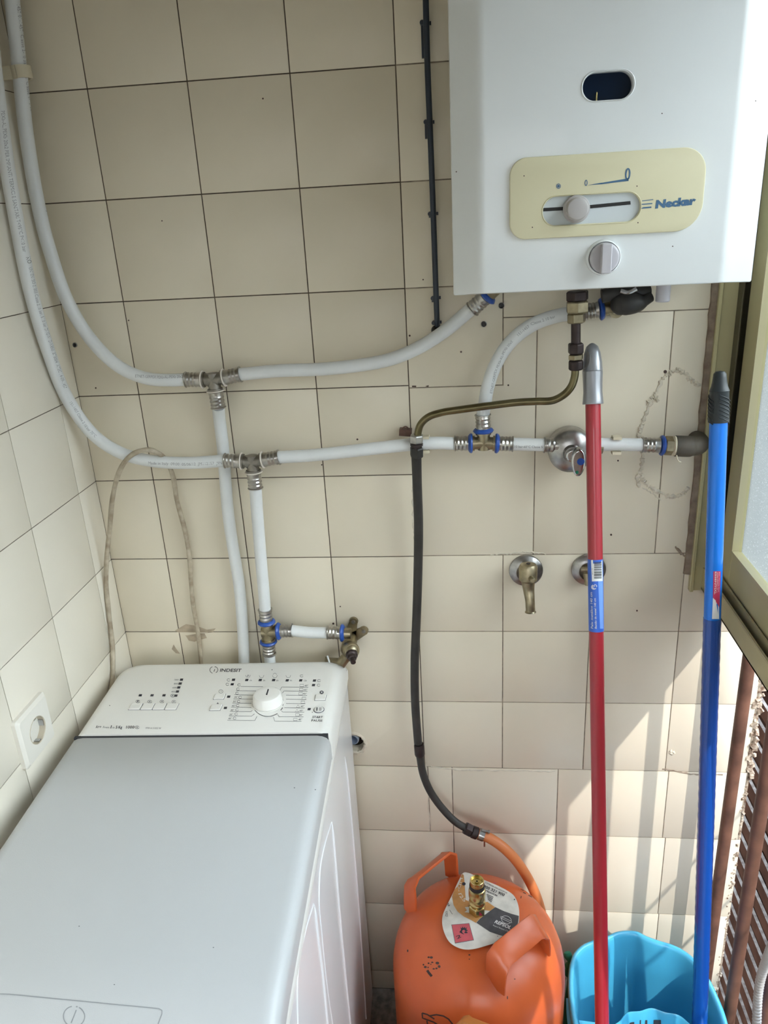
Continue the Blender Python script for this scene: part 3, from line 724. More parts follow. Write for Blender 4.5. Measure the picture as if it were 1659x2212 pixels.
obj('collar_ring', ring_bm(onY(735, 1367, -0.034), d, True), M['blue_ring'], t)
b0 = c + Vector((0.001, -0.045, -0.006)); b1 = onY(758, 1405, -0.055)
bm = BM(); lathe(bm, c + Vector((0, -0.036, -0.002)), b1 - (c + Vector((0, -0.036, -0.002))), [(0, .013), (.004, .0142), (.012, .0142), (.016, .0125), (.032, .0125)], 24)
sphere(bm, b1, 0.0155, 20)
e = onY(727, 1441, -0.052); tube(bm, smoothpath([b1, b1.lerp(e, .5) + Vector((.002, 0, 0)), e], 8), 0.0105, 20, rfun=lambda s: 1.15 - 0.35 * math.sin(PI * s) + 0.12 * s)
lathe(bm, b1.lerp(e, .72), Vector((-1, 0, 0.05)), [(0, .008), (.024, .008), (.024, .0095), (.027, .0095)], 16)
lathe(bm, e, e - b1, [(0, .0125), (.004, .0135), (.012, .0135)], 20)
obj('valve_body', bm, M['brass'], t)
bm = BM(); sdir = Vector((0.25, -1, -0.12)); lathe(bm, b1 + sdir.normalized() * 0.010, sdir, [(0, .011), (.006, .010), (.008, .0075), (.014, .0070), (.015, .005), (.024, .0045), (.024, .002)], 20); obj('spindle', bm, M['nut_dark'], t)
bm = BM(); q = b1.lerp(e, .72) + Vector((-0.022, -.003, .001))
tube(bm, smoothpath([q + Vector((0, 0, .014)), q + Vector((0.004, -.008, .006)), q + Vector((.002, -.009, -.008)), e + Vector((.006, -.012, -.001)), e + Vector((.014, -.008, -.008))], 6), 0.0016, 6); obj('sealing_tape', bm, M['pipe'], t)

# two old taps on rosettes
def rosette(p, m, t):
    bm = BM(); lathe(bm, p, WDIR, [(0, .0285), (.002, .0292), (.005, .0285), (.010, .0225), (.0115, .017), (.0100, .014)], 40); obj('rosette', bm, m, t)
p = onY(1136, 1231, 0)
t = fitting('wall_tap', 'old bronze tap with short spout on a chrome rosette, left of the red mop handle', 'tap', p)
rosette(p, M['chrome_dull'], t)
bm = BM(); lathe(bm, p, WDIR, [(.008, .0105), (.040, .0105)], 20)
k = onY(1141, 1238, -0.043); lathe(bm, k + Vector((0, 0, -0.016)), (0, 0.1, 1), [(0, .011), (.004, .0150), (.026, .0155), (.031, .013), (.033, .006)], 28)
tube(bm, smoothpath([k + Vector((0, 0, -0.012)), k + Vector((0.001, -0.001, -0.028)), onY(1145, 1300, -0.052), onY(1146, 1322, -0.054)], 8), 0.0088, 20, rfun=lambda s: 1.35 - 0.45 * min(1, s * 1.6) + (0.18 if s > .96 else 0))
obj('tap_body', bm, M['brass'], t)
bm = BM(); q = onY(1149, 1252, -0.062); lathe(bm, q, Vector((0.1, -1, 0.2)), [(-0.008, .0052), (.007, .0048), (.009, .003)], 16); obj('square_spindle', bm, M['brass'], t)
bm = BM(); q = k + Vector((0.0, 0, 0.0172)); lathe(bm, q, (0, 0, 1), [(-0.002, .004), (.0008, .0035)], 6); obj('screw', bm, M['nut_dark'], t)
p = onY(1271, 1229, 0)
t = fitting('wall_tap', 'bronze tap stub on chrome rosette behind the blue label of the red handle', 'tap', p)
rosette(p, M['chrome_dull'], t)
bm = BM(); lathe(bm, p, WDIR, [(.008, .0125), (.026, .0125), (.028, .011)], 24)
lathe(bm, onY(1266, 1230, -0.030) + Vector((-0.008, 0, 0)), Vector((1, -.1, 0)), [(0, .0045), (.02, .0045)], 12); tube(bm, [onY(1270, 1236, -0.024), onY(1273, 1262, -0.026)], 0.008, 16)
obj('tap_body', bm, M['brass'], t)

# ------------------------------------------------------------------ clips
def cclip(name, label, c, d, r, a0, a1, m, w=0.005, th=0.0016, tabs=True):
    d = d.normalized(); up = Vector((0, 0, 1)); up = (up - d * up.dot(d)).normalized(); fr = d.cross(up); 
    if fr.y > 0: fr = -fr
    path = [c + (fr * math.cos(math.radians(a)) + up * math.sin(math.radians(a))) * r for a in [a0 + (a1 - a0) * i / 30 for i in range(31)]]
    bm = BM(); tube(bm, path, th, flat=(w, th, d))
    if tabs:
        for q in (path[0], path[-1]): obox(bm, q + fr * 0.001, d, fr, up, w, 0.0035, 0.0022)
    o = obj(name, bm, M[m]); tag(o, label, 'pipe clip'); return o
px = Vector((1, 0, 0))
cclip('pipe_clip', 'cream plastic clip holding the long pipe just right of the brass gas nut', onY(920, 958, -0.042), px, 0.0125, 68, 292, 'cream', w=0.0055)
cclip('pipe_clip', 'cream plastic clip on the short pipe right of the red mop handle', onY(1331, 960, -0.040), px, 0.0130, 66, 292, 'cream', w=0.0065)
cc = P3(46, 157, -0.034); cclip('pipe_clip', 'cream plastic band clip around the pipe at the upper left corner', cc, Vector((0.03, 0, -1)), 0.0125, 0, 358, 'cream', w=0.008, tabs=False)
bm = BM(); q = P3(20, 157, -0.030); obox(bm, q, Vector((1, 0, 0.03)), Vector((0, 1, 0)), Vector((0, 0, 1)), 0.011, 0.0015, 0.0085); 
tag(obj('clip_base', bm, M['cream']), 'cream plastic base strip of the upper left pipe clip', 'clip base')
bm = BM(); q = onY(876, 933, -0.008); R_ = Matrix.Rotation(math.radians(6), 3, 'Y'); A = [R_ @ Vector(c) for c in ((1, 0, 0), (0, 1, 0), (0, 0, 1))]
obox(bm, q, *A, 0.0100, 0.0070, 0.0055); path = [q + A[0] * (0.005 * math.cos(a)) + A[2] * (0.004 + 0.006 * math.sin(a)) + Vector((0, -.004, 0)) for a in [PI * i / 12 for i in range(13)]]; tube(bm, path, 0.0011, 8)
tag(obj('metal_bracket', bm, mat('rusty_bracket', (0.16, 0.09, 0.07), 0.5, 0.4, noise=0.4, nscale=80), bevel=0.0008), 'small rusty brown metal bracket on the wall left of the gas tube nut', 'bracket')

# dark tube on the wall left of the heater
t = thing('wall_conduit', 'thin dark blue tube running down the wall at the left side of the heater', 'conduit', onY(940, 700, -0.01))
path = smoothpath([onY(919, -30, -0.013), onY(923, 130, -0.013), onY(931, 330, -0.013), onY(938, 520, -0.012), onY(944, 690, -0.012), onY(945, 704, -0.009)], 12)
bm = BM(); tube(bm, path, 0.0042, 14); obj('tube', bm, M['dark_tube'], t)
for u, v0, v1 in ((912, 50, 126), (920, 264, 300), (929, 462, 470), (935, 644, 652), (937, 697, 700)):
    bm = BM(); a = onY(u, v0, -0.006); b = onY(u + (v1 - v0) * .03, v1, -0.004)
    obox(bm, a.lerp(b, .5), px, Vector((0, 1, 0)), Vector((0, 0, 1)), 0.0018, 0.003, max((a - b).length / 2, .002)); lathe(bm, a + Vector((0, 0.006, 0)), WDIR, [(0, .003), (.010, .0034), (.012, .003)], 12)
    obox(bm, a + Vector((0.005, .004, 0)), px, Vector((0, 1, 0)), Vector((0, 0, 1)), 0.007, 0.0012, 0.0022)
    obj('nail_clip', bm, M['dark_tube'], t)
bm = BM(); lathe(bm, onY(942, 713, 0), WDIR, [(0, .0075), (.003, .0075), (.008, .0045), (.010, .002)], 18); obj('wall_grommet', bm, M['black'], t)

# ------------------------------------------------------------------ gas line
GY = -0.075
t = thing('gas_tube', 'olive metal gas tube bending from under the heater to the black hose', 'gas tube', onY(1243, 640, GY))
def hexnut(name, u, v0, v1, y, r, m, seg=6, rot=0.2):
    a = onY(u, v0, y); b = onY(u, v1, y); L = (a - b).length
    bm = BM(); lathe(bm, b, a - b, [(0, r * .88), (L * .12, r), (L * .88, r), (L, r * .88)], seg, rot=rot); return obj(name, bm, M[m], t, smooth=False, bevel=0.0004, bseg=1)
hexnut('cap_nut', 1247, 628, 650, GY, 0.0160, 'nut_dark'); hexnut('large_nut', 1247, 650, 676, GY, 0.0168, 'brass', rot=0.45); hexnut('small_nut', 1245, 676, 698, GY, 0.0130, 'brass', rot=0.1)
bm = BM(); tube(bm, [onY(1244, 696, GY), onY(1244, 746, GY)], 0.0068, 18); obj('black_sleeve', bm, M['nut_dark'], t)
hexnut('coupling_nut', 1244, 741, 764, GY, 0.0116, 'nut_dark', rot=0.6); hexnut('thin_nut', 1244, 765, 777, GY, 0.0110, 'brass', rot=0.2); hexnut('coupling_nut', 1244, 778, 799, GY, 0.0104, 'nut_dark', 24)
gp = [(1243, 795, GY), (1241, 815, -0.075), (1234, 835, -0.075), (1219, 852, -0.074), (1194, 865, -0.072), (1160, 867, -0.070), (1120, 869, -0.068), (1060, 876, -0.066), (1000, 884, -0.062), (955, 891, -0.060), (925, 901, -0.058), (908, 918, -0.058), (901, 945, -0.058)]
bm = BM(); tube(bm, smoothpath([onY(*q) for q in gp], 10), 0.0057, 18); obj('tube', bm, M['olive_tube'], t)
hexnut('brass_nut', 900, 939, 957, -0.058, 0.0112, 'chrome_dull', rot=0.5)
t = thing('gas_hose', 'black rubber gas hose hanging down the wall between heater tube and orange hose', 'hose', onY(905, 1600, -0.03))
def lnut(u0, v0, u1, v1, y0, y1, r, m, seg, name, parent):
    a = onY(u0, v0, y0); b = onY(u1, v1, y1); L = (a - b).length
    bm = BM(); lathe(bm, a, b - a, [(0, r * .88), (L * .12, r), (L * .88, r), (L, r * .88)], seg, rot=.3); return obj(name, bm, M[m], parent, smooth=seg > 8)
bm = BM(); tube(bm, [onY(900, 950, -0.058), onY(900, 975, -0.056)], 0.0082, 18); obj('neck', bm, M['nut_dark'], t)
lnut(900, 957, 900, 963, -0.057, -0.057, 0.0100, 'nut_dark', 18, 'collar', t); lnut(900, 966, 900, 987, -0.057, -0.055, 0.0108, 'rubber', 6, 'end_nut', t)
hp = [(900, 984, -0.055), (901, 1040, -0.046), (904, 1130, -0.040), (903, 1230, -0.034), (900, 1330, -0.032), (896, 1430, -0.030), (897, 1520, -0.030), (903, 1605, -0.030)]
bm = BM(); tube(bm, smoothpath([onY(*q) for q in hp], 10), 0.0077, 18); obj('hose', bm, M['rubber'], t)
lnut(905, 1607, 907, 1632, -0.030, -0.030, 0.0098, 'nut_dark', 20, 'joint_sleeve', t)
hp = [(906, 1628, -0.030), (914, 1672, -0.031), (931, 1712, -0.034), (957, 1748, -0.040), (985, 1776, -0.046), (1010, 1791, -0.05)]
bm = BM(); tube(bm, smoothpath([onY(*q) for q in hp], 10), 0.0072, 18); obj('lower_hose', bm, M['rubber'], t)
lnut(1004, 1788, 1019, 1796, -0.050, -0.052, 0.0128, 'nut_dark', 6, 'end_nut', t); lnut(1019, 1796, 1032, 1801, -0.052, -0.053, 0.0118, 'nut_dark', 20, 'hose_tail', t)
t = thing('orange_gas_hose', 'orange rubber gas hose curving down behind the nearer-to-wall gas bottle', 'hose', onY(1040, 1803, -0.053))
op = [(1030, 1800, -0.053), (1052, 1808, -0.055), (1080, 1825, -0.060), (1110, 1853, -0.064), (1136, 1890, -0.066), (1156, 1930, -0.064), (1170, 1975, -0.058), (1176, 2030, -0.045), (1172, 2100, -0.035)]
bm = BM(); tube(bm, smoothpath([onY(*q) for q in op], 10), 0.0098, 20); obj('hose', bm, M['orange_hose'], t)
a = onY(1034, 1801, -0.053); b = onY(1049, 1807, -0.055)
bm = BM(); lathe(bm, a, b - a, [(0, .0112), (.011, .0112)], 24); q = a.lerp(b, .5)
obox(bm, q + Vector((0.004, -.004, -.015)), px, Vector((0, 1, 0)), Vector((0, 0, 1)), 0.0016, 0.003, 0.007); lathe(bm, q + Vector((0.004, -.002, .013)), (1, 0, -.3), [(-.004, .002), (.008, .002), (.008, .0035), (.011, .0035)], 8)
obj('hose_clamp', bm, M['chrome_dull'], t)

# ------------------------------------------------------------------ loose cable looped over the lower pipe
cp = [(238, 1500, -0.055), (244, 1455, -0.050), (243, 1395, -0.045), (236, 1330, -0.042), (230, 1270, -0.042), (230, 1215, -0.044), (237, 1140, -0.048), (244, 1070, -0.052), (258, 1018, -0.058), (278, 988, -0.064), (300, 975, -0.066), (322, 972, -0.062), (345, 981, -0.050), (362, 1000, -0.026), (374, 1030, -0.016), (382, 1080, -0.014), (398, 1140, -0.012), (409, 1200, -0.011), (413, 1260, -0.011), (418, 1310, -0.011), (428, 1370, -0.011), (434, 1425, -0.012), (436, 1480, -0.014)]
PC = [(lambda p, q: p if p.x > XL + .007 else onX(q[0], q[1], XL + .007))(onY(*q), q) for q in cp]
bm = BM(); tube(bm, smoothpath(PC, 10), 0.0040, 14, rfun=lambda s: 1 + 0.06 * math.sin(s * 90))
tag(obj('loose_cable', bm, M['wire']), 'dirty cream cable looped over the lower white pipe behind the washing machine', 'cable')

# ------------------------------------------------------------------ wall socket
sc_ = Vector((XL, -0.3325, 0.9435))
t = thing('wall_socket', 'white square wall socket with round recess on the side wall by the washing machine', 'wall socket', sc_)
bm = BM(); o2 = rrect(-0.0405, 0.0405, -0.0405, 0.0405, 0.005, 5); o1 = rrect(-0.036, 0.036, -0.036, 0.036, 0.005, 5)
r0 = [bm.verts.new(sc_ + Vector((0.001, x, z))) for x, z in o2]; r1 = [bm.verts.new(sc_ + Vector((0.0075, x, z))) for x, z in o2]; r2 = [bm.verts.new(sc_ + Vector((0.0115, x, z))) for x, z in o1]
for a, b in ((r0, r1), (r1, r2)):
    for i in range(len(a)): bm.faces.new((a[i], a[(i + 1) % len(a)], b[(i + 1) % len(a)], b[i]))
bm.faces.new(r0[::-1]); bm.faces.new(r2)
so_ = obj('cover_plate', bm, M['socket'], t, bevel=0)
cb = BM(); lathe(cb, sc_ + Vector((0.003, 0, 0)), (1, 0, 0), [(0, .0198), (.02, .0198)], 36); cut(so_, cb)
bm = BM(); c0 = sc_ + Vector((0.0116, 0, 0)); lathe(bm, c0, (-1, 0, 0), [(0.0004, .0207), (-.0008, .0205), (0, .0196), (.0095, .0190), (.0096, .0)], 36, cap=False); obj('recess_cup', bm, M['socket_in'], t)
bm = BM()
for sy in (-1, 1): obox(bm, sc_ + Vector((0.006, sy * 0.0185, 0)), px, Vector((0, 1, 0)), Vector((0, 0, 1)), 0.0045, 0.0012, 0.005)
for sz in (-1, 1): obox(bm, sc_ + Vector((0.0065, 0, sz * 0.0182)), px, Vector((0, 1, 0)), Vector((0, 0, 1)), 0.0050, 0.0030, 0.0006)
obj('earth_contact', bm, M['chrome'], t)
for sy in (-1, 1):
    bm = BM(); lathe(bm, sc_ + Vector((0.0022, sy * 0.0095, 0)), (1, 0, 0), [(0, .0024), (.0006, .0024)], 12); obj('pin_hole', bm, M['black'], t)

# ------------------------------------------------------------------ water heater
HY = -0.24; HT = 2.18; HZ = 1.5262
ht = thing('water_heater', 'white wall-hung gas water heater with a cream control plate', 'water heater', (0.70, -0.1, HZ))
def hring(z, xl, xil, xir, xr, y_o=-0.206, y_i=HY, yb=-0.02):
    pts = [(xl, yb), (xl, y_o + 0.004), (xl + .0010, y_o + .001), (xl + .003, y_o - .0005)]
    # soft fold between the side bevel and the front
    for k in range(5):
        s = k / 4; pts.append((xil - .004 + .012 * s, y_i + .0055 * (1 - s) ** 2))
    for k in range(5):
        s = 1 - k / 4; pts.append((xir + .004 - .012 * s, y_i + .0055 * (1 - s) ** 2))
    pts += [(xr - .003, y_o - .0005), (xr - .0010, y_o + .001), (xr, y_o + 0.004), (xr, yb)]
    return [Vector((x, y, z)) for x, y in pts]
bm = BM(); R_ = []
for z, sh in ((HZ, 0.0016), (HZ + .0006, .0006), (HZ + .002, 0.0), (1.60, 0), (HT, 0)):
    r = hring(z, 0.526 + sh, 0.558 + sh, 0.845 - sh, 0.888 - sh, -0.208 + sh, HY + sh)
    for q in r:
        if z < 1.54: q.z -= 0.0035 * max(0, (q.y + 0.24)) / 0.03 if q.y < -0.2 else 0.0035 if False else 0.0
    R_.append([bm.verts.new(q) for q in r])
for a, b in zip(R_, R_[1:]):
    for i in range(len(a)): bm.faces.new((a[i], a[(i + 1) % len(a)], b[(i + 1) % len(a)], b[i]))
bm.faces.new(R_[0][::-1]); bm.faces.new(R_[-1])
casing = obj('casing', bm, M['enamel'], ht, angle=40)
# inspection window : a real opening
zc = 1.7415; cb = BM()
win_out = [Vector((x, 0, z)) for x, z in rrect(0.673, 0.7275, zc - 0.0140, zc + 0.0140, 0.0139, 10)]
prism(cb, [p + Vector((0, HY + 0.04, 0)) for p in win_out], (0, -0.08, 0)); cut(casing, cb)
bm = BM(); lip = []
for k, (g, y) in enumerate(((0.0022, HY - 0.0002), (0.0012, HY - 0.0012), (0.0, HY + 0.0005), (-0.0002, HY + 0.008))):
    c = Vector((0.70025, 0, zc)); lip.append([bm.verts.new(p + (p - c).normalized() * g + Vector((0, y, 0))) for p in win_out])
for a, b in zip(lip, lip[1:]):
    for i in range(len(a)): bm.faces.new((a[i], a[(i + 1) % len(a)], b[(i + 1) % len(a)], b[i]))
obj('window_lip', bm, M['enamel'], ht)
bm = BM(); box(bm, (0.668, HY + 0.012, zc - 0.018), (0.733, HY + 0.015, zc + 0.018)); obj('sight_glass', bm, M['dark_window'], ht, smooth=False)
bm = BM(); lathe(bm, (0.690, HY + 0.010, zc - 0.014), (0, 0, 1), [(0, .0010), (.009, .0008), (.010, .0003)], 10); obj('pilot_tip', bm, M['brassy'], ht)
# control plate
FZ = lambda u, v: onY(u, v, HY)
x0, x1, z0, z1 = 0.5935, 0.8120, 1.5860, 1.6745
def plate_ring(g, y): return [Vector((x, y, z)) for x, z in rrect(x0 + g, x1 - g, z0 + g, z1 - g, [0.026 - g, 0.019 - g, 0.019 - g, 0.030 - g], 10)]
bm = BM(); rs = [[bm.verts.new(q) for q in plate_ring(g, y)] for g, y in ((0.0, HY + 0.0006), (0.0, HY - 0.0030), (0.0007, HY - 0.0044), (0.0022, HY - 0.0048))]
for a, b in zip(rs, rs[1:]):
    for i in range(len(a)): bm.faces.new((a[i], a[(i + 1) % len(a)], b[(i + 1) % len(a)], b[i]))
bm.faces.new(rs[0][::-1]); bm.faces.new(rs[-1])
plate = obj('control_plate', bm, M['cream_plate'], ht, angle=40, label='cream control plate')
sx0, sx1, sz0, sz1 = 0.6315, 0.7425, 1.5995, 1.6315
cb = BM(); prism(cb, [Vector((x, HY + 0.02, z)) for x, z in rrect(sx0, sx1, sz0, sz1, 0.0158, 10)], (0, -0.05, 0)); cut(plate, cb)
bm = BM(); rr = []
for g, y in ((-0.0012, HY - 0.0048), (-0.0006, HY - 0.0056), (0.0003, HY - 0.0046), (0.0005, HY - 0.0005)):
    rr.append([bm.verts.new((x, y, z)) for x, z in rrect(sx0 + g, sx1 - g, sz0 + g, sz1 - g, 0.0158 - g, 10)])
for a, b in zip(rr, rr[1:]):
    for i in range(len(a)): bm.faces.new((a[i], a[(i + 1) % len(a)], b[(i + 1) % len(a)], b[i]))
obj('slot_rim', bm, M['cream_plate'], plate)
bm = BM(); prism(bm, [Vector((x, HY - 0.0002, z)) for x, z in rrect(sx0, sx1, sz0, sz1, 0.0158, 10)], (0, -0.0004, 0)); obj('slot_floor', bm, M['grey_blue'], plate, smooth=False)
CB = bvh_of(casing, plate)
SB = BVHTree.FromPolygons([(0.5, HY - 0.0008, 1.4), (0.9, HY - 0.0008, 1.4), (0.9, HY - 0.0008, 1.9), (0.5, HY - 0.0008, 1.9)], [(0, 1, 2, 3)])
d = Decal(SB, 0.0002); d.line([(1173, 453), (1250, 449), (1362, 438)], 7.5); d.done('slot_line', M['black'], plate)
# printing
d = Decal(CB, 0.0003)
d.arc(1206.5, 402, 4.2, 4.8, 0, 360, 1.4); d.disc(1206.5, 402, 2.6, 3.0); d.done('off_symbol', M['blue_print'], plate); d = Decal(CB, 0.0003)
d.poly([(1269, 400), (1352, 386), (1357, 384), (1358, 391), (1330, 394)]); d.poly([(1269, 400), (1300, 394.5), (1330, 394), (1300, 398)])
d.arc(1266, 395, 2.3, 5.8, 0, 360, 1.6, rot=.05); d.arc(1356, 376, 4.2, 11.5, 0, 360, 3.2, rot=.08); d.done('flame_scale', M['blue_print'], plate); d = Decal(CB, 0.0003)
for (a_, b_, w) in (((1387, 434), (1411, 431), 1.6), ((1385, 441.5), (1409, 439.5), 2.2), ((1383.5, 449.5), (1407, 447.5), 3.0)): d.line([a_, b_], w)
d.done('brand_stripes', M['blue_print'], plate)
d = Decal(CB, 0.0003); d.text('Neckar', [(1415, 449.5), (1504.5, 440.5)], 16, bold=0.06, shear=0.2); d.done('brand_lettering', M['blue_print'], plate)
# slider knob
kp = Vector((0.6705, HY, 1.6165))
bm = BM(); lathe(bm, kp + Vector((-0.001, -0.0008, 0)), Vector((0.0, -1, 0.0)), [(0, .0142), (.004, .0150), (.009, .0152), (.0105, .0145), (.011, .0128), (.017, .0124), (.019, .0112), (.0198, .009), (.0195, .0)], 36); obj('slider_knob', bm, M['knob_grey'], ht)
# round knob with a ridge
kp = FZ(1303, 556); kp.y = HY
bm = BM(); lathe(bm, kp, WDIR, [(0, .0205), (.004, .0200), (.0075, .0188), (.0080, .0182), (.003, .0180)], 40); obj('knob_bezel', bm, M['enamel'], ht)
bm = BM(); lathe(bm, kp, WDIR, [(0.002, .0172), (.0125, .0170), (.0140, .0155), (.0145, .012), (.0145, .0)], 40)
prism(bm, [kp + Vector((x, -0.0125, z)) for x, z in ((-.0058, -.0168), (.0058, -.0168), (.0058, .0160), (-.0058, .0160))], (0, -0.0125, 0))
obj('ridge_knob', bm, M['knob_lilac'], ht, bevel=0.0012, bseg=2)
d = Decal(CB, 0.0002)
for u, v in ((1376, 402), (1378, 481), (1132, 380), (1150, 491), (1453, 532), (1430, 245), (986, 371), (1632, 218)): d.disc(u, v, 1.4, 1.4, 8)
d.done('speck', M['wax'], ht)

# ------------------------------------------------------------------ washing machine
EX = Vector((1, 0.040, 0)).normalized(); ED = Vector((0.040, -1, 0)).normalized(); EZ = Vector((0, 0, 1))
MO = Vector((0.3195, -0.020, 0)) - EX * 0.402
MP = lambda s, d_, z: MO + EX * s + ED * d_ + EZ * z
wm = thing('washing_machine', 'white top-loading washing machine with rotary programme knob', 'washing machine', MP(0.2, 0.3, 0))
def loftrings(bm, rings, cap0=True, cap1=True):
    V = [[bm.verts.new(q) for q in r] for r in rings]
    for a, b in zip(V, V[1:]):
        for i in range(len(a)): bm.faces.new((a[i], a[(i + 1) % len(a)], b[(i + 1) % len(a)], b[i]))
    if cap0: bm.faces.new(V[0][::-1])
    if cap1: bm.faces.new(V[-1])
bm = BM(); WMW = 0.402
loftrings(bm, [[MP(x, y, z) for x, y in rrect(0.003, WMW - .003, 0.0, 0.71, 0.012, 4)] for z in (0.03, 0.852)])
body = obj('cabinet', bm, M['mach_side'], wm)
for s_, d_ in ((.05, .06), (.35, .06), (.05, .6), (.35, .6)):
    bm = BM(); lathe(bm, MP(s_, d_, 0), EZ, [(0, .022), (.012, .022), (.014, .008), (.032, .008)], 16); obj('foot', bm, M['black'], wm)
bm = BM()
loftrings(bm, [[MP(x, y, z) for x, y in rrect(0.0 + g, WMW - g, y0_, 0.712, 0.012, 4)] for z, g, y0_ in ((0.838, 0.0005, 0.0), (0.852, 0.0, 0.0), (0.857, 0.0015, 0.002))])
obj('top_frame', bm, M['mach'], wm)
# control panel
bm = BM()
def pring(z, s0, s1, d0, d1, rb): return [MP(x, y, z) for x, y in rrect(s0, s1, d0, d1, [0.004, 0.004, rb, rb], 8)]
loftrings(bm, [pring(z, s, WMW - s, d0, 0.2500, rb) for z, s, d0, rb in ((0.852, 0.0, 0.004, .02), (0.868, 0.0005, 0.010, .024), (0.882, 0.0018, 0.026, .030), (0.890, 0.0040, 0.038, .034), (0.8955, 0.0075, 0.047, .036), (0.8985, 0.0120, 0.053, .036), (0.9000, 0.0175, 0.058, .034))])
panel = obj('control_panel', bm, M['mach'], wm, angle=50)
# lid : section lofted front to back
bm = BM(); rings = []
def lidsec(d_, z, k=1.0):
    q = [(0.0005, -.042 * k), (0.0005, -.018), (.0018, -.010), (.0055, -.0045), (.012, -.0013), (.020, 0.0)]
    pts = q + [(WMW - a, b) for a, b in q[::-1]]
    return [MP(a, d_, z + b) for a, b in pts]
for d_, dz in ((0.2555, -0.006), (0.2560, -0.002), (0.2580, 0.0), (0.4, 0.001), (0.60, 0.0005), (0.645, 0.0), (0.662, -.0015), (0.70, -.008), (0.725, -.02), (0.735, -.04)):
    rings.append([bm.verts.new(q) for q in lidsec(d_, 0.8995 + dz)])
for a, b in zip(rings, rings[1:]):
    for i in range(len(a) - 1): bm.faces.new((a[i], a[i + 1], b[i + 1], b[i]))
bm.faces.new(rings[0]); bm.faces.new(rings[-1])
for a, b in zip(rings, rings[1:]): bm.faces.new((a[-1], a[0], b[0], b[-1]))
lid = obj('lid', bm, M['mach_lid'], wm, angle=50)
bm = BM(); loftrings(bm, [[MP(x, y, z) for x, y in rrect(0.004, WMW - .004, 0.2495, 0.2558, 0.001, 2)] for z in (0.86, 0.8972)]); obj('shadow_seam', bm, M['gap'], wm)
LB = bvh_of(lid); PB = bvh_of(panel); BB = bvh_of(body)
d = Decal(LB, 0.0003)
d.line([(-10, 2147), (20, 2148), (343, 2179), (350, 2183), (350, 2190), (337, 2225)], 2.2)
d.arc(160, 2196, 23, 22, 100, 250, 2.2, rot=.15); d.arc(160, 2196, 23, 22, -70, 80, 2.2, rot=.15); d.line([(165, 2182), (154, 2210)], 2.4); d.disc(166, 2175, 2, 1.5)
d.done('lid_groove', mat('groove_grey', (0.30, 0.31, 0.33), 0.5), lid)
d = Decal(LB, 0.0002)
for u, v in ((681, 1706), (1000, 3000), (461, 2047), (171, 2001), (636, 1702), (247, 2127)): 
    if v < 2300: d.disc(u, v, 1.6, 1.1, 8)
d.done('speck', M['print_mid'], lid)
# embossed panels of the visible side
bm = BM()
def sidepath(pts): return smoothpath([onX(u, v, MP(WMW, 0, 0).x + (0.0)) for u, v in pts], 6)
def spt(u, v):
    # point on the side plane of the cabinet
    n = EX; p0 = MP(WMW - 0.003, 0, 0); r_ = ray(u, v); return CAMP + r_ * ((p0 - CAMP).dot(n) / r_.dot(n)) + EX * 0.0
for pts in ([(745, 1635), (752, 1700), (763, 1820), (775, 1970), (786, 2130), (790, 2200)], [(717, 1776), (724, 1860), (734, 1985), (746, 2110), (758, 2230)], [(679, 1955), (686, 2020), (696, 2100), (708, 2225)]):
    tube(bm, smoothpath([spt(*q) for q in pts], 6), 0.0022, 8, rfun=lambda s: min(1, 0.3 + s * 8))
obj('side_rib', bm, M['mach_side'], body)
bm = BM()
for pts in ([(716, 1776), (700, 1830), (691, 1880), (689, 1950), (694, 2010), (705, 2120), (720, 2225)], [(677, 1953), (660, 2010), (647, 2070), (642, 2120), (643, 2225)]):
    tube(bm, smoothpath([spt(*q) for q in pts], 6), 0.0011, 6)
obj('side_crease', bm, M['mach_side'], body)

C7 = lambda x, y: (180 + x / 2.7197, 1420 + y / 2.7197)
C8 = lambda x, y: (430 + x / 5.7207, 1430 + y / 5.7207)
d = Decal(PB, 0.0003)
def slant(dc, x, y, w, h, k=0.30):
    dc.poly([(x - w / 2 - k * h / 2, y + h / 2), (x + w / 2 - k * h / 2, y + h / 2), (x + w / 2 + k * h / 2, y - h / 2), (x - w / 2 + k * h / 2, y - h / 2)])
leds = [C8(*q) for q in ((426, 222), (410, 278), (590, 225), (757, 225), (922, 226), (1090, 229), (1257, 229), (1426, 232), (1415, 288), (366, 431), (326, 570), (1361, 585))] + [C7(*q) for q in ((335, 224), (404, 224), (474, 224), (544, 226), (577, 132), (569, 155), (561, 178), (553, 202))]
for u, v in leds:
    k = Decal(PB, 0.0004); slant(k, u, v, 6.6, 4.8); k.done('indicator_light', M['print_dark'], panel)
d.text('INDESIT', [C8(257, 121), C8(527, 124)], 6.6, bold=0.02, shear=0.18)
cx_, cy_ = C8(183, 99); d.arc(cx_, cy_, 8.6, 7.2, 115, 255, 1.1, rot=-.1); d.arc(cx_, cy_, 8.6, 7.2, -70, 65, 1.1, rot=-.1); d.line([C8(195, 90), C8(183, 122)], 1.2); d.disc(*C8(198, 62), .9, .8)
d.text('START', [C8(1400, 694), C8(1530, 696)], 4.6, bold=0.01, shear=.1); d.text('PAUSE', [C8(1388, 737), C8(1526, 739)], 4.6, bold=0.01, shear=.1)
d.text('A++', [C7(72, 417), C7(106, 417)], 6, bold=.01, shear=.2); d.text('1', [C7(159, 418), C7(168, 418)], 6.5, bold=.02, shear=.2); d.text('5 Kg', [C7(190, 419), C7(229, 419)], 6, bold=.015, shear=.2); d.text('1000', [C7(250, 419), C7(300, 419)], 6, bold=.015, shear=.2)
d.disc(*C8(1515, 377), 4.4, 3.8, 16)
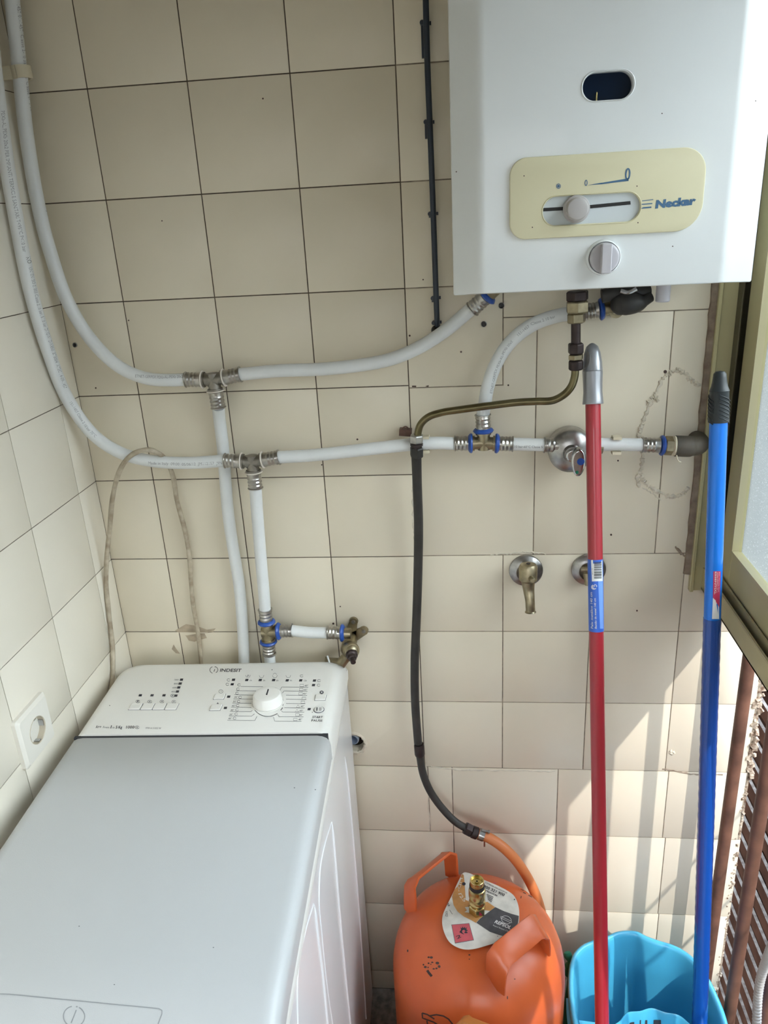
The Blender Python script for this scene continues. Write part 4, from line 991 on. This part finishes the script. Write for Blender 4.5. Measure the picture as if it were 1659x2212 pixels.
d.arc(*C8(850, 500), 33.5, 27.5, 16, -22, 1.0); d.arc(*C8(850, 500), 33.5, 30.5, 52, 148, 1.2); d.arc(*C8(850, 500), 35, 28, 24, 38, 1.4)
d.done('printed_lettering', M['print_dark'], panel)
d = Decal(PB, 0.0003)
d.text('From', [C7(115, 417), C7(152, 418)], 4.6, shear=.2); d.text('to', [C7(172, 418), C7(183, 418)], 4.5, shear=.2); d.text('ITW A 51052 W', [C7(366, 421), C7(458, 422)], 3.4, shear=.2)
for s_, x, y in (('1h', 625, 238), ('3h', 790, 239), ('6h', 955, 239), ('9h', 1122, 240), ('12h', 1292, 241)): d.text(s_, [C8(x, y), C8(x + 13 * len(s_), y)], 3.2, shear=.2)
for s_, x, y in (('30°', 435, 446), ('30°', 418, 500), ('40°', 404, 553), ('40°', 388, 606), ('20°', 373, 660), ('40°', 360, 709), ('40°', 1303, 304), ('60°', 1293, 355), ('90°', 1285, 405), ('40°', 1255, 560), ('60°', 1243, 613), ('30°', 1236, 667), ('40°', 1226, 722)):
    d.text(s_, [C8(x, y), C8(x + 47, y)], 3.6, shear=.2)
for y, xa, xb, tail in ((305, 515, 790, None), (357, 455, 715, None), (407, 437, 690, None), (458, 425, 665, None), (510, 412, 648, None), (561, 397, 645, None), (612, 382, 640, (660, 600)), (668, 368, 650, (685, 642)), (722, 350, 690, (715, 675))):
    d.line([C8(xa, y), C8(xb, y + 3)] + ([C8(*tail)] if tail else []), 0.75)
for y, xa, xb, tail in ((313, 1350, 1022, (1000, 352)), (363, 1340, 1047, (1030, 388)), (413, 1335, 1075, None), (465, 1325, 1075, None), (517, 1315, 1075, None), (569, 1305, 1055, None), (622, 1300, 1035, (1020, 608)), (680, 1290, 990, (972, 650)), (735, 1265, 935, (920, 680))):
    d.line([C8(xa, y + 1), C8(xb, y - 2)] + ([C8(*tail)] if tail else []), 0.75)
for x, y in ((605, 175), (772, 178), (937, 178), (1103, 178)): d.line([C8(x - 30, y - 10), C8(x - 18, y + 15), C8(x + 18, y + 15), C8(x + 30, y - 12)], .7)
d.text('P', [C8(594, 184), C8(618, 184)], 4, bold=.01, shear=.2); d.arc(*C8(937, 165), 4, 4, 200, 340, .7)
for x, y in ((1268, 175), (1483, 232), (350, 278), (470, 388), (508, 438), (482, 337), (495, 285), (440, 697), (460, 645), (470, 594), (478, 540), (490, 490), (1478, 288), (365, 225)): d.arc(*C8(x, y), 3.2, 2.6, 20, 330, .8)
for x, y in ((1295, 450), (1283, 500), (1215, 655), (1190, 712), (1270, 293), (1262, 343), (1255, 395)):
    cx_, cy_ = C8(x, y); d.line([(cx_ - 4, cy_ - 2.5), (cx_ + 4, cy_ - 2.5), (cx_ + 4, cy_ + 2.5), (cx_ - 4, cy_ + 2.5)], .7, closed=True)
for x, y in ((1222, 549), (1210, 604)): cx_, cy_ = C8(x, y); d.line([(cx_, cy_ - 3), (cx_ + 4, cy_ + 2.5), (cx_ - 4, cy_ + 2.5)], .7, closed=True)
d.arc(*C8(270, 366), 4.3, 3.8, 0, 360, .7); d.line([C8(270, 355), C8(270, 366), C8(280, 366)], .7); d.poly([C8(215, 520), C8(245, 520), C8(232, 500)])
for s_, x, y in (('1000', 537, 137), ('800', 535, 160), ('600', 527, 183), ('400', 519, 207)): d.text(s_, [C7(x - 3, y), C7(x + 23, y)], 3.3, shear=.2)
for x, y in ((320, 260), (390, 261), (462, 261), (532, 262), (525, 226), (316, 412)): d.arc(*C7(x, y), 4.2, 3.0, 10, 340, .9); d.disc(*C7(x, y), 1.4, 1.2, 8)
d.text('P', [C7(314, 264), C7(325, 264)], 3.6, bold=.02, shear=.2)
d.disc(*C8(902, 98), 1.1, 1.1, 8); d.disc(*C7(155, 284), 1.1, 1.1, 8); d.disc(*C8(1400, 624), 1.0, 1.0, 8)
d.done('printed_symbols', M['print_mid'], panel)
d = Decal(PB, 0.0005); d.line([C8(1505, 367), C8(1525, 387)], 1.2); d.line([C8(1525, 367), C8(1505, 387)], 1.2); d.done('printed_cross', M['white_print'], panel)
def button(u, v, w, h):
    p = hit(PB, u, v, 0); k = 1.27 / 1659; dep = 1.9
    bm = BM(); obox(bm, p + Vector((0, 0, 0.0004)), EX, ED, EZ, w * k / 2, h * k / 2 * dep, 0.0018); b = obj('button', bm, M['mach'], panel, smooth=False, bevel=0.0008)
    bm = BM(); obox(bm, p + Vector((0, 0, -0.0006)), EX, ED, EZ, w * k / 2 + .0006, h * k / 2 * dep + .0006, 0.0009); obj('button_gap', bm, M['print_mid'], panel, smooth=False)
for q, w, h in ((C8(253, 430), 22, 10), (C8(210, 567), 22, 10), (C8(1502, 442), 22, 10), (C7(308, 291), 24, 11), (C7(379, 291), 24, 11), (C7(449, 291), 24, 11), (C7(520, 291), 24, 11)): button(q[0], q[1], w, h)
p = hit(PB, *C8(1482, 592), 0)
bm = BM(); lathe(bm, p, EZ, [(-.001, .0086), (.0008, .0086), (.0009, .0078), (-.0004, .0076)], 28, cap=False); obj('button_ring', bm, M['print_mid'], panel)
bm = BM(); lathe(bm, p, EZ, [(-.001, .0074), (.0016, .0074), (.0022, .0068), (.0020, .0)], 28, cap=False); stb = obj('start_button', bm, M['mach'], panel)
d = Decal(bvh_of(stb), .0003); d.line([C8(1458, 563), C8(1455, 605)], 2.2); d.line([C8(1492, 563), C8(1490, 605)], .8); d.line([C8(1507, 563), C8(1505, 605)], .8); d.done('start_symbol', M['print_dark'], panel)
p = hit(PB, *C8(851, 503), 0); kd = (EZ)
bm = BM(); lathe(bm, p, kd, [(-.001, .0262), (.0006, .0262), (.0008, .0252), (.0009, .0244)], 48, cap=False); obj('knob_ring', bm, M['mach'], panel)
bm = BM(); lathe(bm, p, kd, [(-.001, .0242), (.003, .0240), (.0150, .0222), (.0172, .0208), (.0180, .0185), (.0178, .010), (.0175, 0)], 48, cap=False); kn = obj('programme_knob', bm, M['mach'], panel)
d = Decal(bvh_of(kn), 0.0003); d.line([C8(868, 300), C8(834, 410)], 3.0); d.done('knob_pointer', M['print_dark'], panel)

# ------------------------------------------------------------------ gas bottles
DOME = [(0.0, .0), (.012, .142), (.03, .153), (.06, .1555), (.33, .1555), (.352, .1545), (.374, .1510), (.394, .1445), (.412, .1345), (.428, .1200), (.441, .1020), (.450, .0820), (.456, .0600), (.4595, .0400), (.461, .0200), (.461, .0)]
def dome_z(r):
    for (z0, r0), (z1, r1) in zip(DOME[4:], DOME[5:]):
        if r1 <= r <= r0: return z0 + (z1 - z0) * (r0 - r) / max(r0 - r1, 1e-6)
    return .461
def handle(parent, c, ang, half, rad, m, top=0.487, w=0.0195, tilt=42):
    """strap handle standing across the radial direction ang (degrees)"""
    a = math.radians(ang); ra = Vector((math.cos(a), math.sin(a), 0)); ta = Vector((-ra.y, ra.x, 0)); zz = Vector((0, 0, 1))
    def base(s, ex=0.0): 
        q = ra * (rad + ex) + ta * s; return c + Vector((q.x, q.y, dome_z(min(q.length, .15)) - 0.006))
    p0 = base(-half * 1.05); p3 = base(half * 1.05); t0 = c + ra * rad + ta * (-half) + zz * (top - 0.020); t1 = c + ra * rad + ta * (-half + 0.014) + zz * top
    t2 = c + ra * rad + ta * (half - 0.014) + zz * top; t3 = c + ra * rad + ta * half + zz * (top - 0.020)
    path = [p0, p0.lerp(t0, .5), t0, t0.lerp(t1, .5) + (zz * .003 - ta * .003), t1, t1.lerp(t2, .33), t1.lerp(t2, .66), t2, t2.lerp(t3, .5) + (zz * .003 + ta * .003), t3, t3.lerp(p3, .5), p3]
    th = math.radians(tilt); up = ra * math.cos(th) - zz * math.sin(th)
    bm = BM(); n = len(path); rings = []
    for i, p in enumerate(path):
        d = (path[min(i + 1, n - 1)] - path[max(i - 1, 0)]).normalized(); x = (up - d * up.dot(d)).normalized(); y = d.cross(x)
        rings.append([bm.verts.new(p + x * w * cx + y * 0.0024 * cy) for cx, cy in ((1, .6), (.9, 1.3), (0, .2), (-.9, 1.3), (-1, .6), (-1, -.6), (-.9, -.9), (0, -1.4), (.9, -.9), (1, -.6))])
    for a_, b_ in zip(rings, rings[1:]):
        for i in range(10): bm.faces.new((a_[i], a_[(i + 1) % 10], b_[(i + 1) % 10], b_[i]))
    bm.faces.new(rings[0][::-1]); bm.faces.new(rings[-1])
    return obj('handle', bm, m, parent, angle=50)
def bottle(label, c, angs, m):
    t = thing('gas_bottle', label, 'gas bottle', c, 'orange butane gas bottles')
    bm = BM(); lathe(bm, c, (0, 0, 1), DOME, 72, cap=False); b = obj('bottle_body', bm, m, t, angle=60)
    bm = BM(); lathe(bm, c, (0, 0, 1), [(0.10, .1562), (0.102, .1575), (0.108, .1575), (0.110, .1562)], 72, cap=False); obj('seam_band', bm, m, t)
    for a, rad, w in angs: handle(t, c, a, 0.054, rad, m, w=w)
    z = .459; bm = BM(); lathe(bm, c + Vector((0, 0, z)), (0, 0, 1), [(0, .0155), (.0215, .0155), (.0235, .0140)], 6, rot=.35); hx = obj('valve_nut', bm, M['brassy'], t, smooth=False, bevel=.0006, bseg=1)
    bm = BM(); lathe(bm, c + Vector((0, 0, z)), (0, 0, 1), [(.022, .0125), (.026, .0135), (.030, .0145), (.033, .0128), (.036, .0125), (.040, .0142), (.044, .0148), (.056, .0148), (.060, .0138), (.061, .0122), (.072, .0122), (.0725, .0), ], 40, cap=False); obj('valve_body', bm, M['brassy'], t)
    bm = BM(); lathe(bm, c + Vector((0, 0, z)), (0, 0, 1), [(.0615, .0126), (.0625, .0134), (.0680, .0134), (.0695, .0126)], 32, cap=False); obj('rubber_ring', bm, M['black'], t)
    bm = BM(); lathe(bm, c + Vector((0, 0, z)), (0, 0, 1), [(.069, .0118), (.0765, .0122), (.0790, .0120), (.0798, .0112), (.0790, .0098), (.0740, .0092), (.0735, .0)], 36, cap=False)
    lathe(bm, c + Vector((0, 0, z)), (0, 0, 1), [(.073, .0040), (.0765, .0036), (.0765, .0018), (.0740, .0017)], 20, cap=False); obj('valve_outlet', bm, M['brassy'], t)
    bm = BM(); lathe(bm, c + Vector((0, 0, z + .0738)), (0, 0, 1), [(0, .0018), (.0006, .0018)], 12); obj('outlet_hole', bm, M['black'], t)
    return t, b, hx
BC = Vector((0.5465, -0.1960, 0.0))
b1, body1, hex1 = bottle('orange gas bottle against the wall with a card label round its brass valve', BC, ((137.5, 0.115, 0.0165), (-47, 0.100, 0.0205)), M['orange'])
# printed card round the valve
L3 = lambda x, y: (940 + x / 8.295, 1860 + y / 8.295)
LZ = 0.4640
outl = [(482, 205), (520, 182), (570, 184), (640, 205), (860, 310), (1080, 400), (1270, 495), (1400, 585), (1460, 680), (1500, 820), (1508, 960), (1495, 1110), (1440, 1240), (1290, 1370), (1120, 1430), (920, 1490), (720, 1545), (560, 1560), (420, 1530), (270, 1440), (175, 1290), (125, 1100), (135, 950), (200, 790), (300, 590), (400, 370)]
LW = [onZ(*L3(*q), LZ) for q in outl]
cen = Vector((BC.x, BC.y, LZ))
bm = BM()
def lab_pt(q, s, dz=0.0):
    p = cen.lerp(q, s); p.z = LZ + 0.003 * (1 - s) - 0.003 * s * s + dz; return p
SM = []
n_ = len(LW)
SM = smoothpath(LW + [LW[0]], 4)[:-1]
rings = [[bm.verts.new(lab_pt(q, s)) for q in SM] for s in (0.12, 0.35, 0.6, 0.8, 0.97, 1.0)]
under = [bm.verts.new(lab_pt(q, 1.0, -0.0007)) for q in SM]; under2 = [bm.verts.new(lab_pt(q, 0.12, -0.0007)) for q in SM]
rings += [under, under2, rings[0]]
for a, b in zip(rings, rings[1:]):
    for i in range(len(a)): bm.faces.new((a[i], a[(i + 1) % len(a)], b[(i + 1) % len(a)], b[i]))
card = obj('card_label', bm, M['card'], b1, angle=60, label='dirty white card label around the valve')
KB = bvh_of(card)
def lp(dc, pts): 
    P = [L3(*q) for q in pts]
    # fan of small quads so that the print follows the card
    tri = tessellate_polygon([[Vector((p[0], p[1], 0)) for p in P]])
    V = list(P); F = [tuple(t_) for t_ in tri]
    for _ in range(2):
        mid = {}; NF = []
        for (a, b, c) in F:
            def m_(i, j):
                k = (min(i, j), max(i, j))
                if k not in mid: V.append(((V[i][0] + V[j][0]) / 2, (V[i][1] + V[j][1]) / 2)); mid[k] = len(V) - 1
                return mid[k]
            ab, bc, ca = m_(a, b), m_(b, c), m_(c, a); NF += [(a, ab, ca), (ab, b, bc), (ca, bc, c), (ab, bc, ca)]
        F = NF
    dc.mesh(V, F)
d = Decal(KB, .0003); lp(d, [(508, 205), (530, 420), (548, 700), (700, 760), (940, 735), (1072, 828), (900, 960), (790, 1040), (730, 1112), (640, 1058), (520, 1000), (400, 905), (330, 790), (303, 640), (362, 470), (440, 310)]); d.done('ochre_band', M['ochre'], card)
d = Decal(KB, .0004); lp(d, [(1078, 828), (1230, 900), (1370, 950), (1500, 985), (1484, 1110), (1430, 1235), (1285, 1362), (1150, 1330), (980, 1270), (860, 1190), (740, 1108), (800, 1040), (900, 960)]); d.done('grey_band', M['slate'], card)
d = Decal(KB, .0004); lp(d, [(290, 1142), (612, 1115), (695, 1422), (358, 1480)]); d.done('hazard_border', M['print_mid'], card)
d = Decal(KB, .0006); lp(d, [(300, 1150), (605, 1124), (683, 1415), (364, 1468)]); d.done('hazard_square', M['pink'], card)
d = Decal(KB, .0008)
lp(d, [(435, 1280), (470, 1300), (465, 1240), (455, 1190), (480, 1215), (490, 1180), (515, 1210), (530, 1180), (545, 1215), (572, 1185), (560, 1230), (590, 1250), (555, 1265), (590, 1290), (550, 1300), (520, 1290), (545, 1262), (520, 1235), (490, 1245), (480, 1280), (500, 1300), (520, 1320), (505, 1318)])
d.text('2', [L3(392, 1405), L3(470, 1372)], 7, bold=.01)
d.text('Contacta con nosotros', [L3(890, 395), L3(1285, 590)], 3.6, shear=.1); d.text('900 321 900', [L3(862, 478), L3(1232, 640)], 6, bold=.015, shear=.1); d.text('repsol.es', [L3(905, 545), L3(1110, 640)], 4.4, bold=.01, shear=.1)
for k in range(4): d.line([L3(925 + 8 * k, 600 + 30 * k), L3(1045 - 10 * k, 655 + 28 * k)], 1.2)
d.arc(*L3(248, 785), 1.8, 3, 0, 260, 1.2); d.line([L3(180, 930), L3(215, 900), L3(220, 1000), L3(185, 990), L3(200, 940)], .9); d.line([L3(260, 880), L3(310, 960)], .8); d.disc(*L3(1420, 695), 1.3, 1.5, 8); d.disc(*L3(1120, 1352), 1.2, .8, 6); d.disc(*L3(515, 415), 4.0, 3.6, 12)
d.done('printed_text', M['print_dark'], card)
d = Decal(KB, .0008)
d.text('REPSOL', [L3(1058, 1110), L3(1345, 1228)], 7, bold=.03, shear=.25); d.text('Repsol Butano, S.A.', [L3(1035, 1165), L3(1310, 1275)], 2.8)
d.arc(*L3(1275, 1058), 11, 8, 15, 350, .9, rot=.4)
d.line([L3(1175, 995), L3(1365, 1085), L3(1375, 1110), L3(1350, 1110), L3(1172, 1025)], .9, closed=True)
d.done('white_lettering', M['white_print'], card)
d = Decal(KB, .0005); 
d.text('UD-125', [L3(440, 300), L3(400, 480), L3(420, 620), L3(520, 740)], 7, bold=.0); d.done('pale_lettering', M['card'], card)
d = Decal(bvh_of(hex1), .0004); d.poly([L3(792, 905), L3(840, 860), L3(905, 835), L3(912, 920), L3(850, 965), L3(792, 980)]); d.done('red_sticker', M['red_dot'], hex1)
B1 = bvh_of(body1)
d = Decal(B1, .0004)
for u, v, r, q in ((926, 2068, 2.4, 2), (932, 2068.5, 3.6, 2.6), (926, 2081, 2.2, 1.8), (934, 2079, 2.6, 1.6), (945, 2080.5, 4, 3), (949, 2088, 3, 3), (943, 2092, 2.6, 1.8), (937, 2093, 2.6, 1.6), (919, 2089, 3.2, 2.6), (915, 2084, 1.8, 2), (925, 2090, 1.4, 1.6), (931, 2083, 1.5, 1.2), (881, 2054, 1.6, 3), (1014, 2063, 2.4, 1.6), (1014, 2072, 1.8, 1.0), (1096, 2155, 1.2, 4), (1112, 2115, 1.4, 1.2)): d.disc(u, v, r, q, 9)
d.line([(923, 2096), (927, 2102), (933, 2109)], 5.5)
d.line([(1106, 1903), (1111, 1909), (1117, 1907)], 1.8); d.line([(1125, 1921), (1131, 1924), (1136, 1920)], 2); d.line([(1130, 1928), (1136, 1931)], 1.8); d.line([(1141, 1934), (1149, 1938), (1153, 1931)], 2.2); d.line([(1126, 1936), (1125, 1941)], 1.8)
# emblem printed in outline on the front
E5 = lambda x, y: (880 + x / 4.608, 2060 + y / 4.608)
d.line([E5(148, 590), E5(152, 640), E5(260, 680), E5(340, 730)], 3.0); d.line([E5(148, 590), E5(200, 605), E5(270, 650)], 3.0); d.line([E5(225, 618), E5(290, 607), E5(360, 620), E5(410, 650), E5(450, 700), E5(480, 760)], 3.2)
d.line([E5(195, 665), E5(205, 720), E5(240, 780)], 3.0)
d.done('black_marks', M['wax'], body1)
d = Decal(B1, .0003); d.poly([(1064, 1907), (1087, 1905), (1094, 1924)]); d.done('pink_sticker', M['pink'], body1)
b2, body2, hex2 = bottle('second orange gas bottle in front, only the tip of its handle in frame', Vector((0.5300, -0.5330, 0.0)), ((71.5, 0.115, 0.0185), (-108.5, 0.115, 0.0185)), M['orange_pale'])

# ------------------------------------------------------------------ mop bucket
zr = 0.285
rimpx = [(1240, 2215), (1232, 2165), (1230, 2110), (1237, 2066), (1256, 2043), (1284, 2030), (1312, 2022), (1332, 2013), (1354, 2010), (1376, 2012), (1396, 2022), (1424, 2032), (1456, 2042), (1482, 2056), (1506, 2078), (1530, 2112), (1551, 2155), (1568, 2200)]
O2 = [onZ(u, v, zr) for u, v in rimpx] + [Vector(p) for p in ((0.960, -0.36, zr), (0.930, -0.43, zr), (0.870, -0.465, zr), (0.800, -0.465, zr), (0.745, -0.42, zr), (0.722, -0.34, zr))]
def closed_smooth(P, n=5):
    k = len(P); ext = P[-3:] + P + P[:3]; s = smoothpath(ext, n); return s[3 * n:3 * n + k * n]
RIM = closed_smooth(O2, 4); rc = Vector((sum(p.x for p in RIM) / len(RIM), sum(p.y for p in RIM) / len(RIM), zr))
def boff(off, z, sc=1.0):
    n = len(RIM); out = []
    for i, p in enumerate(RIM):
        t = (RIM[(i + 1) % n] - RIM[i - 1]); nrm = Vector((t.y, -t.x, 0)).normalized()
        if nrm.dot(p - rc) < 0: nrm = -nrm
        q = rc + (p - rc) * sc + nrm * off; out.append(Vector((q.x, q.y, z)))
    return out
bk = thing('mop_bucket', 'light blue plastic mop bucket with wringer under the mop handles', 'bucket', (rc.x, rc.y, 0))
bm = BM()
loftrings(bm, [boff(-.004, 0.002, .76), boff(-.003, 0.006, .775), boff(-.002, .15, .875), boff(-.001, .265, .965), boff(.0035, .268, .970), boff(.0045, .276, .985), boff(.003, .284, .985), boff(-.001, .2865, .985), boff(-.0045, .285, .985), boff(-.0065, .279, .98), boff(-.0068, .265, .96), boff(-.006, .15, .868), boff(-.006, .012, .765)])
bkb = obj('bucket_body', bm, M['bucket'], bk, angle=60)
# wringer: flange with a hole, and the slotted cone
clip = [p for p in boff(-.008, .262, .96) if p.y < -0.238]
fl = BM(); 
k0 = max(range(len(clip)), key=lambda i: (clip[i] - clip[(i + 1) % len(clip)]).length); clip = clip[k0 + 1:] + clip[:k0 + 1]
prism(fl, clip, (0, 0, .004)); flo = obj('wringer_flange', fl, M['bucket'], bk)
wc = onZ(1408, 2177, .292) + Vector((0, -0.078, 0))
cb = BM(); lathe(cb, (wc.x, wc.y, .2), (0, 0, 1), [(0, .070), (.1, .070)], 40); cut(flo, cb)
bm = BM(); rr = []
for z, r, w in ((.262, .0735, 0), (.280, .0765, .001), (.289, .0775, .002), (.291, .0760, .002), (.288, .0735, .002), (.262, .0685, .003), (.20, .052, .004), (.15, .040, .004), (.148, .0, 0)):
    rr.append([bm.verts.new((wc.x + (r + w * math.cos(12 * a)) * math.cos(a) * 1.12, wc.y + (r + w * math.cos(12 * a)) * math.sin(a), z + (0.006 if False else 0))) for a in [2 * PI * i / 96 for i in range(96)]])
for a, b in zip(rr, rr[1:]):
    for i in range(96): bm.faces.new((a[i], a[(i + 1) % 96], b[(i + 1) % 96], b[i]))
wr = obj('wringer_cone', bm, M['bucket'], bk, angle=60)
d = Decal(bvh_of(wr), .0006); d.poly([(1382, 2203), (1398, 2203), (1398, 2216), (1382, 2216)]); d.poly([(1412, 2203), (1428, 2203), (1428, 2216), (1412, 2216)]); d.poly([(1360, 2209), (1370, 2207), (1370, 2216), (1360, 2216)]); d.done('wringer_slot', M['gap'], wr)
bm = BM(); a = onZ(1243, 2190, .275); path = smoothpath([a + Vector((-.004, .03, -.004)), a + Vector((-.006, 0, -.012)), a + Vector((-.004, -.05, -.03)), a + Vector((0, -.12, -.07))], 8); tube(bm, path, .004, flat=(.008, .004, Vector((1, 0, .2)))); obj('bucket_handle', bm, M['bucket'], bk)
# green scrap between bottle and bucket
bm = BM(); p = onY(1225, 2065, -.10); pts = [p + Vector((0, 0, .01)), p + Vector((.004, -.01, -.008)), p + Vector((.001, -.005, -.03)), p + Vector((.006, 0, -.06)), Vector((p.x + .004, p.y, 0.0))]; tube(bm, smoothpath(pts, 6), .006, 10, rfun=lambda s: 1 + .4 * math.sin(s * 23))
tag(obj('green_cloth', bm, M['green']), 'strip of green cloth standing between the orange bottle and the bucket', 'cloth')

# ------------------------------------------------------------------ mop handles
def pole_axis(u0, v0, d0, u1, v1, d1):
    A = atd(u0, v0, d0); B = atd(u1, v1, d1); return A, (B - A).normalized()
def s_at(A, D, v):
    # distance along the pole where it crosses image row v
    lo, hi = -.3, 2.0
    for _ in range(50):
        m = (lo + hi) / 2; q = CAMR.transposed() @ (A + D * m - CAMP); vv = 1106 - FPX * q.y / -q.z
        if vv < v: lo = m
        else: hi = m
    return lo
A, D = pole_axis(1281, 873, 1.135, 1300.5, 2212, 1.25)
end = (A.z - 0.02) / -D.z
mp = thing('red_mop_handle', 'red metal mop handle with silver cap leaning against the wall in the bucket', 'mop handle', A + D * end)
RR = 0.0111
bm = BM(); lathe(bm, A, D, [(-.02, RR), (end, RR)], 40); rp = obj('pole', bm, M['red'], mp)
s0 = s_at(A, D, 741)
Lc = -s0
prof = [(s0, .0015), (s0 + .0012, .004), (s0 + .005, .0085), (s0 + .014, .0118), (s0 + .028, .0138), (s0 + .040, .0145), (s0 + Lc * .455, .0147), (s0 + Lc * .460, .0143), (s0 + Lc * .468, .0147), (s0 + Lc * .66, .0139), (s0 + Lc * .80, .0137), (s0 + Lc * .92, .0146), (-.0015, .0152), (0.0, .0150)]
bm = BM(); lathe(bm, A, D, prof, 40, cap=True); capo = obj('end_cap', bm, M['silver'], mp)
CPB = bvh_of(capo); hq = hit(CPB, 1267, 772, 0.0055)
cb = BM(); sphere(cb, hq, 0.0098, 28, (0.85, 0.95, 1.9)); cut(capo, cb)
l0 = s_at(A, D, 1207); l1 = s_at(A, D, 1362)
bm = BM(); lathe(bm, A, D, [(l0, RR), (l0 + .0001, RR + .0003), (l1 - .0001, RR + .0003), (l1, RR)], 40, cap=False); lab = obj('label', bm, M['label_blue'], mp, label='blue paper label')
RB = bvh_of(lab)
d = Decal(RB, .0002); d.grid([(1292, 1252), (1305, 1252), (1305.5, 1358), (1296, 1358)], 4, 10); d.done('pale_blue_field', M['label_pale_blue'], lab)
d = Decal(RB, .0004); d.grid([(1277, 1210), (1300.5, 1209), (1301.5, 1255), (1279, 1256)], 6, 6); d.done('white_field', M['label_white'], lab)
d = Decal(RB, .0006)
v = 1214.5; random.seed(3)
while v < 1250:
    w = random.choice((0.7, 1.2, 1.8)); d.line([(1283.5, v), (1299, v - .4)], w, step=3); v += w + random.choice((0.8, 1.3))
d.text('8411 02', [(1281.5, 1241), (1280.5, 1227)], 1.6); d.done('barcode', M['black'], lab)
d = Decal(RB, .0004)
d.text('Palo metálico 140 cm', [(1281.5, 1358), (1279.5, 1279)], 4.6, bold=.008, shear=.2); d.text('Bastão de metal 140 cm', [(1289, 1358), (1287, 1292)], 4.0, bold=.008, shear=.2)
d.arc(1283, 1268, 5, 4.8, 30, 250, 1.4); d.arc(1283, 1268, 2.6, 2.6, 60, 330, 1.6); d.arc(1285, 1266, 4, 3, 250, 400, 1.2)
d.done('label_text', M['white_print'], lab)

A, D = pole_axis(1552, 912, 1.09, 1511, 2212, 1.335)
end = (A.z - 0.02) / -D.z
mp = thing('blue_mop_handle', 'blue metal mop handle with black ribbed grip leaning by the window frame', 'mop handle', A + D * end)
BR = 0.0123; l2 = s_at(A, D, 1335)
bm = BM(); lathe(bm, A, D, [(-.03, BR), (l2, BR)], 40); bp = obj('pole', bm, M['blue'], mp)
bm = BM(); _, xx, yy = basis(D); rings = []; NN = 220
for i in range(NN + 1):
    s = l2 + (end - l2) * i / NN; rings.append([bm.verts.new(A + D * s + (xx * math.cos(2 * PI * k / 48) + yy * math.sin(2 * PI * k / 48)) * (BR + .0002 + .00045 * abs(math.sin(s * 160 + k * 2 * PI / 48)) * abs(math.sin(4 * 2 * PI * k / 48 + .5)))) for k in range(48)])
for a, b in zip(rings, rings[1:]):
    for i in range(48): bm.faces.new((a[i], a[(i + 1) % 48], b[(i + 1) % 48], b[i]))
obj('film_sleeve', bm, M['blue_film'], mp, label='crinkled darker blue film')
s0 = s_at(A, D, 801); L_ = -s0
bm = BM(); lathe(bm, A, D, [(s0, 0), (s0 + .001, .006), (s0 + .004, .0085), (s0 + .010, .0092), (s0 + L_ * .22, .0100), (s0 + L_ * .30, .0112), (s0 + L_ * .37, .0130), (s0 + L_ * .385, .0136), (s0 + L_ * .40, .0130), (s0 + L_ * .7, .0134), (-.002, .0142), (0, .0140), (.0002, .0118)], 40, cap=False); gr = obj('grip', bm, M['grip'], mp)
bm = BM()
for k in range(7):
    for ph in (0.0, 2.1, 4.2):
        pts = []
        for i in range(9):
            s = s0 + L_ * (.45 + .072 * k) + .010 * (1 - i / 8) ; a = ph + 1.5 * i / 8 + PI * .1
            pts.append(A + D * s + (xx * math.cos(a) + yy * math.sin(a)) * .0139)
        tube(bm, pts, .0008, 6)
obj('grip_rib', bm, M['grip'], mp)
GB = bvh_of(bp)
d = Decal(GB, .0003); d.grid([(1541, 1234), (1556.5, 1234), (1554, 1312), (1540, 1290)], 4, 8); d.done('red_label', M['label_red'], mp)
d = Decal(GB, .0003); d.grid([(1540, 1291), (1546, 1297), (1553, 1337), (1538, 1337)], 4, 6); d.poly([(1546, 1297), (1553, 1312), (1553, 1337)]); d.done('grey_label', M['label_white'], mp)
d = Decal(GB, .0005); d.text('ESSENTIAL', [(1544.5, 1235), (1543, 1284)], 3.0, bold=.01); d.text('CLEAN HANDLE 140 cm', [(1549, 1236), (1547.5, 1280)], 1.8); d.text('Palo Manche Stiel', [(1552.5, 1236), (1551.5, 1278)], 1.6); d.done('label_text', M['white_print'], mp)
